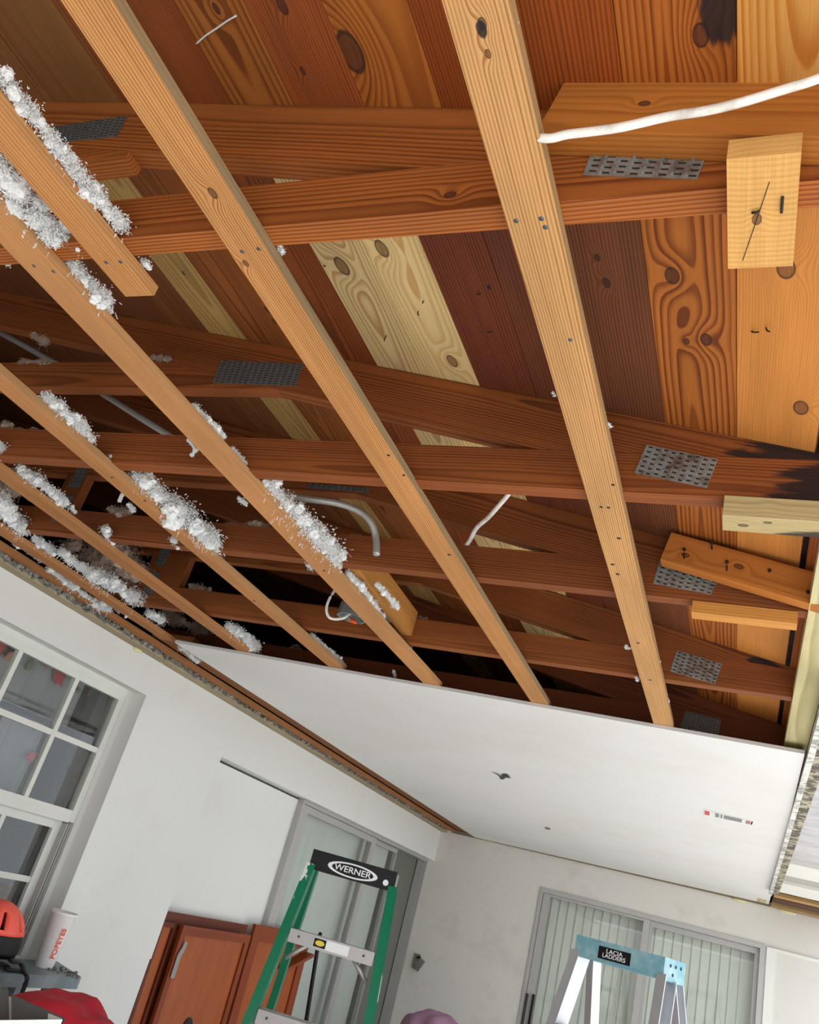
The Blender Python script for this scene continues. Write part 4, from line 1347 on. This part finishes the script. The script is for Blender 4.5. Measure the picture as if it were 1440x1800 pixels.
for x0, x1, z0, z1, m, nm in ((-.075, .075, -.042, -.006, 'print', 'step_sticker'), (-.073, -.022, -.040, -.008, 'black', 'sticker_print')):
    bm = bmesh.new()
    bm_box(bm, (x0, ysf - (.0012 if m == 'black' else .0006), zs + z0), (x1, ysf + .001, zs + z1))
    link(nm, finish(bm, nm), M[m], LG, None, False)
bm = bmesh.new()
bmesh.ops.create_cone(bm, cap_ends=True, segments=24, radius1=1, radius2=1, depth=.001, matrix=Matrix.Translation((-.047, ysf - .0015, zs - .024)) @ Matrix.Diagonal((.019, 1, .010, 1)) @ Matrix.Rotation(math.pi / 2, 4, 'X'))
link('sticker_print', finish(bm, 'sticker_print'), M['yellow'], LG, None, False)

# blue capped aluminium ladder
b2 = at(1104, 1692, 3.62)
pdir = Vector((b2.x, b2.y, 0)).normalized()
perp = Vector((pdir.y, -pdir.x, 0))
rt = (perp * math.cos(.58) - pdir * math.sin(.58))
H2 = ZC + .098
LB, ftb = ladder('step_ladder', (b2.x, b2.y, 0), rt, H2, None, M['mill'], M['blue'], M['stepalu'],
                 'aluminium step ladder with light blue top cap in front of the back door', .385, .14, .074, .58, -.40, .50)
bm = bmesh.new()
bm_box(bm, (-.085, -.0712, H2 - .060), (.055, -.069, H2 - .018))
link('cap_sticker', finish(bm, 'cap_sticker'), M['black'], LB, None, False)
text_part('cap_lettering', 'LACIA', .020, Vector((-.015, -.0716, H2 - .031)), FRONT, M['print'], LB, .0004, 1.3)
text_part('cap_lettering', 'LADDERS', .020, Vector((-.015, -.0716, H2 - .047)), FRONT, M['print'], LB, .0004, 1.2)
for k, (yv, zv) in enumerate(((-.03, -.022), (.005, -.022), (.04, -.022), (-.01, -.05))):
    bm = bmesh.new()
    tube_bm(bm, [(.1915, yv, H2 + zv), (.1935, yv, H2 + zv)], .006, 10)
    link('cap_hole', finish(bm, 'cap_hole'), M['black'], LB, None, False)

# ------------------------------------------------------------------ leaning cabinet fronts in the recess
def cabinet_front(name, y0, y1, ztop, xb, lean, label, fr=.065, inner='panel', dark=False, shelf=False):
    """framed timber door leaning back against the recess: local x = along the wall (y), z up, y = out of the wall"""
    root = bpy.data.objects.new(name, None)
    COL.objects.link(root)
    Hh = ztop - FZ
    m = Matrix.Translation((xb, (y0 + y1) / 2, FZ + ZC)) @ Matrix.Rotation(math.pi / 2, 4, 'Z') @ Matrix.Rotation(-lean, 4, 'X')
    root.matrix_basis = m
    tag(root, label, 'cabinet door', 'wooden cabinet doors leaning in the recess')
    wd = (y1 - y0) / 2
    cols = ((138, 68, 42), (104, 46, 28)) if not dark else ((104, 48, 31), (74, 33, 21))
    T = .02
    kw = dict(gloss=.28)

    def piece(nm, a, b, wide, w, t):
        a, b = Vector(a), Vector(b)
        mm = frame(a, b, wide)
        L_ = (b - a).length
        o = prism(nm, [(-w / 2, 0), (w / 2, 0), (w / 2, L_), (-w / 2, L_)], -t / 2, t / 2, WOOD, root, mm, .002, False)
        return tone(o, *cols, wq=(60, .35, RND.uniform(0, 30)), **kw)
    yo = -T / 2
    piece('stile', (-wd + fr / 2, yo, 0), (-wd + fr / 2, yo, Hh), (1, 0, 0), fr, T)
    piece('stile', (wd - fr / 2, yo, 0), (wd - fr / 2, yo, Hh), (1, 0, 0), fr, T)
    piece('rail', (-wd + fr, yo, Hh - fr / 2), (wd - fr, yo, Hh - fr / 2), (0, 0, 1), fr, T)
    piece('rail', (-wd + fr, yo, fr / 2), (wd - fr, yo, fr / 2), (0, 0, 1), fr, T)
    pn = piece('door_panel', (0, yo + .006, fr), (0, yo + .006, Hh - fr), (1, 0, 0), 2 * wd - 2 * fr, .008)
    tone(pn, (164, 92, 58), (138, 72, 42), wq=(50, .3, RND.uniform(0, 30)), **kw)
    if shelf:
        piece('shelf_cleat', (wd * .1, yo - .04, Hh - .22), (wd - .02, yo - .04, Hh - .12), (0, 1, 0), .07, .02)
    return root


cabinet_front('cabinet_door', 4.09, 4.99, -.300, -2.735, .02, 'rearmost dark wooden cabinet door of the leaning stack left of the ladder', dark=True)
cd1 = cabinet_front('cabinet_door', 4.21, 4.95, -.345, -2.672, .02, 'front reddish brown cabinet door of the leaning stack with a metal hinge bracket', fr=.045)
cabinet_front('cabinet_door', 4.06, 4.20, -.345, -2.708, .02, 'narrow dark wooden strip door at the left end of the leaning stack', fr=.025, dark=True)
cabinet_front('cabinet_door', 5.03, 5.84, -.285, -2.690, .03, 'reddish brown cabinet door standing behind the green ladder', fr=.09, shelf=True)
# hinge bracket and thumb hole of the front door
bm = bmesh.new()
bk = [(-.018, .0), (.018, .0), (.018, .10), (.036, .135), (.040, .165), (.012, .175), (.004, .145), (-.018, .11)]
a = [bm.verts.new((x - .335, -.028, z + 1.03)) for x, z in bk]
b = [bm.verts.new((x - .335, -.024, z + 1.03)) for x, z in bk]
bm.faces.new(a); bm.faces.new(b[::-1])
for i in range(8): bm.faces.new((a[i], b[i], b[(i + 1) % 8], a[(i + 1) % 8]))
link('hinge_bracket', finish(bm, 'hinge_bracket'), M['steel'], cd1, None, False)
bm = bmesh.new()
tube_bm(bm, [(-.02, -.0135, .80), (-.02, -.0095, .80)], .045, 20)
link('thumb_hole', finish(bm, 'thumb_hole'), M['black'], cd1, None, False)

# broom handle by the sliding door
a = onx(563, 1642, -2.66)
o = tube('broom_handle', [Vector((-2.50, a.y + .05, .0)), a + Vector((0, 0, -.02)), a, a + Vector((0, 0, .012))], [.014, .014, .014, .008], M['black'], None, 12)
tag(o, 'black pole leaning against the sliding door behind the green ladder', 'pole')

# ------------------------------------------------------------------ workbench corner at lower left
BZ = -.56
bench = empty('workbench', V(-2.58, 2.4, FZ))
WORLD[bench.name] = bench.matrix_basis.copy()
tag(bench, 'grey blue metal bench below the left window', 'workbench')
mt = Matrix.Translation((0, 0, ZC))
prism('bench_top', [(-2.706, .9), (-2.465, .9), (-2.465, 3.262), (-2.706, 3.385)], BZ - .045, BZ, M['bench'], bench, mt, .004)
for y in (1.0, 3.15):
    for x in (-2.67, -2.51):
        box('bench_leg', (x - .02, y - .02, FZ), (x + .02, y + .02, BZ - .045), M['bench'], bench, .002)
# paper cup
cb = onz(76, 1700, BZ)
cup = empty('paper_cup', cb)
WORLD[cup.name] = cup.matrix_basis.copy()
tag(cup, 'tall white paper cup with red orange lettering on the bench', 'cup')
CH = .205
bm = bmesh.new()
lathe_bm(bm, [(.036, 0), (.037, .002), (.052, CH - .004), (.0545, CH - .002), (.0545, CH + .003), (.051, CH + .003), (.050, CH - .004), (.036, .006)], 40, cb.x, cb.y)
for v in bm.verts: v.co.z += cb.z
link('cup_body', finish(bm, 'cup_body', True), M['cup'], cup)
bm = bmesh.new()
lathe_bm(bm, [(.0555, CH - .006), (.0575, CH - .004), (.0575, CH + .005), (.052, CH + .006), (.049, CH + .001)], 40, cb.x, cb.y)
for v in bm.verts: v.co.z += cb.z
link('cup_rim', finish(bm, 'cup_rim', True), M['cup'], cup)
# lettering runs up the side of the cup, facing slightly right of the viewer
vd = Vector((-cb.x, -cb.y, 0)).normalized()
sd_ = Vector((0, 0, 1)).cross(vd).normalized()          # to the viewer's right
nrm = (vd * .86 + sd_ * .50).normalized()
txd = Vector((0, 0, 1)); slope_ = Vector((nrm.x * .075, nrm.y * .075, 1)).normalized()
xax = slope_; zax = (nrm - slope_ * nrm.dot(slope_)).normalized(); yax = zax.cross(xax)
rm = Matrix.Identity(4)
for i in range(3): rm[i][0] = xax[i]; rm[i][1] = yax[i]; rm[i][2] = zax[i]
text_part('cup_lettering', 'POPEYES', .029, cb + nrm * .0462 + Vector((0, 0, CH * .47)), rm, M['cuptext'], cup, .0008, 1.02, world=True)

# bicycle helmet
hc = onz(-32, 1672, BZ + .03)
hm = empty('bike_helmet', Vector((hc.x, hc.y, BZ + ZC)))
WORLD[hm.name] = hm.matrix_basis.copy()
tag(hm, 'coral and black bicycle helmet on the bench at the left edge', 'helmet')


def dome(name, r, zscale, z0, mat, cut, holes=False, th=.012):
    bm = bmesh.new()
    bmesh.ops.create_uvsphere(bm, u_segments=40, v_segments=24, radius=1)
    dele = [v for v in bm.verts if v.co.z < cut[0] or v.co.z > cut[1]]
    bmesh.ops.delete(bm, geom=dele, context='VERTS')
    if holes:
        fs = [f for f in bm.faces if abs(math.sin(math.atan2(f.calc_center_median().y, f.calc_center_median().x) * 4)) > .88 and .35 < f.calc_center_median().z < .8]
        bmesh.ops.delete(bm, geom=fs, context='FACES')
    for v in bm.verts: v.co = Vector((v.co.x * r * .8, v.co.y * r, v.co.z * r * zscale + z0 + .025)) + Vector((hc.x, hc.y, BZ + ZC))
    bmesh.ops.solidify(bm, geom=bm.faces[:], thickness=th)
    return link(name, finish(bm, name, True), mat, hm)


dome('helmet_shell', .145, 1.0, .045, M['coral'], (.18, 1.1), True)
dome('helmet_liner', .142, .96, .040, M['black'], (-.28, .42), False, .014)
base = Vector((hc.x, hc.y, BZ + ZC))
e0 = onz(28, 1692, BZ + .05)
tube('chin_strap', smooth_path([base + Vector((.05, .10, .03)), onz(20, 1690, BZ + .03), onz(36, 1694, BZ + .015), onz(42, 1708, BZ + .006), onz(44, 1716, BZ + .004) + Vector((.012, 0, -.002)), onz(44, 1716, BZ + .004) + Vector((.016, 0, -.03)), onz(44, 1716, BZ + .004) + Vector((.016, .0, -.05))], 6), .006, M['strap'], hm, 8, 1.6)
e1 = onz(44, 1716, BZ + .004) + Vector((.020, 0, -.06))
box('strap_buckle', (e1.x - .006, e1.y - .016, e1.z - ZC - .035), (e1.x + .006, e1.y + .016, e1.z - ZC + .01), M['steel'], hm, .004, 2)
tube('chin_strap', smooth_path([base + Vector((.09, -.02, .02)), base + Vector((.11, .04, .008)), onz(14, 1704, BZ + .008), onz(34, 1706, BZ + .008)], 6), .006, M['strap'], hm, 8, 1.6)

# chunky crumbs on the bench
bm = bmesh.new()
for i in range(40):
    a = RND.random()
    p = onz(85 + 50 * a + RND.uniform(-6, 6), 1698 + 18 * a + RND.uniform(-5, 4), BZ + .003)
    s = RND.uniform(.002, .006)
    bm_box(bm, (-s, -s, -.003), (s, s, s), Matrix.Translation(p) @ Matrix.Rotation(RND.uniform(0, 3), 4, 'Z'))
o = link('gypsum_crumbs', finish(bm, 'gypsum_crumbs'), M['rubble'])
tag(o, 'small grey debris crumbs on the bench beside the cup', 'rubble', kind='stuff')


# ------------------------------------------------------------------ heaps of cloth and the carton
def heap(name, c, rx, ry, ztop, mat, label, cat, amp=.12, seed=0, folds=5):
    """cloth draped over a tall heap: closed surface from the floor to the top"""
    bm = bmesh.new()
    n, m_ = 72, 40
    rings = []
    hgt = ztop + ZC
    for j in range(m_ + 1):
        v = j / m_
        row = []
        for k in range(n):
            a = 2 * math.pi * k / n
            if v < .55:
                rr = 1.08 - .10 * (v / .55); z = hgt * .86 * (v / .55)
            else:
                u = (v - .55) / .45
                rr = .98 * math.cos(u * math.pi / 2) ** .75; z = hgt * (.86 + .14 * math.sin(u * math.pi / 2))
            q = Vector((math.cos(a) * rr, math.sin(a) * rr, z * 2.2))
            d = 1 + amp * noise.noise(q * 1.7 + Vector((seed, 0, 0))) + amp * .5 * noise.noise(q * 4.1 + Vector((0, seed, 0))) + amp * .35 * math.sin(a * folds + z * 3 + seed)
            row.append(bm.verts.new((c[0] + math.cos(a) * rr * rx * d, c[1] + math.sin(a) * rr * ry * d, z * (1 + .04 * noise.noise(q * 2.3) * (1 if v > .3 else 0)))))
        rings.append(row)
    for a, b in zip(rings, rings[1:]):
        for k in range(n): bm.faces.new((a[k], a[(k + 1) % n], b[(k + 1) % n], b[k]))
    bm.faces.new(rings[0][::-1])
    bmesh.ops.remove_doubles(bm, verts=rings[-1], dist=.01)
    o = link(name, finish(bm, name, True), mat)
    return tag(o, label, cat)


rc = onz(112, 1790, -.62)
heap('red_blanket', (rc.x + .0, rc.y - .03), .20, .30, -.555, M['red'], 'crumpled deep red cloth heaped in front of the bench', 'blanket', .11, 3.0)
pc = onz(765, 1800, -.62)
heap('floral_cushion', (pc.x, pc.y + .1), .26, .26, -.56, M['purple'], 'mauve floral cloth bundle at the bottom edge beside the green ladder', 'cushion', .10, 8.0, 7)
# carton with open flaps
k1 = at(112, 1792, 2.75)
cx1, cy1 = k1.x, k1.y
ct = empty('carton', V(cx1 - .25, cy1 - .2, FZ))
WORLD[ct.name] = ct.matrix_basis.copy()
tag(ct, 'open white carton with a grey inside at the lower left corner', 'carton')
X0, X1, Y0, Y1, ZT = cx1 - .30, cx1, cy1 - .55, cy1, k1.z - ZC
bm = bmesh.new()
for lo_, hi_ in (((X0, Y0, FZ), (X1, Y0 + .004, ZT)), ((X0, Y1 - .004, FZ), (X1, Y1, ZT)), ((X0, Y0, FZ), (X0 + .004, Y1, ZT)), ((X1 - .004, Y0, FZ), (X1, Y1, ZT)), ((X0, Y0, FZ), (X1, Y1, FZ + .004))):
    bm_box(bm, lo_, hi_)
link('carton_body', finish(bm, 'carton_body'), M['carton'], ct, mt)


def flap(pts, mat, nm='carton_flap'):
    bm = bmesh.new()
    vs = [bm.verts.new(p) for p in pts]
    bm.faces.new(vs)
    bmesh.ops.solidify(bm, geom=bm.faces[:], thickness=.004)
    return link(nm, finish(bm, nm), mat, ct)


D0 = 2.80
flap([at(20, 1748, D0), at(112, 1788, D0 - .02), at(116, 1797, D0 - .03), at(20, 1797, D0 - .01)], M['cartonin'])
flap([at(-30, 1752, D0), at(15, 1738, D0 + .01), at(16, 1797, D0), at(-30, 1800, D0 - .02)], M['cartonin'])
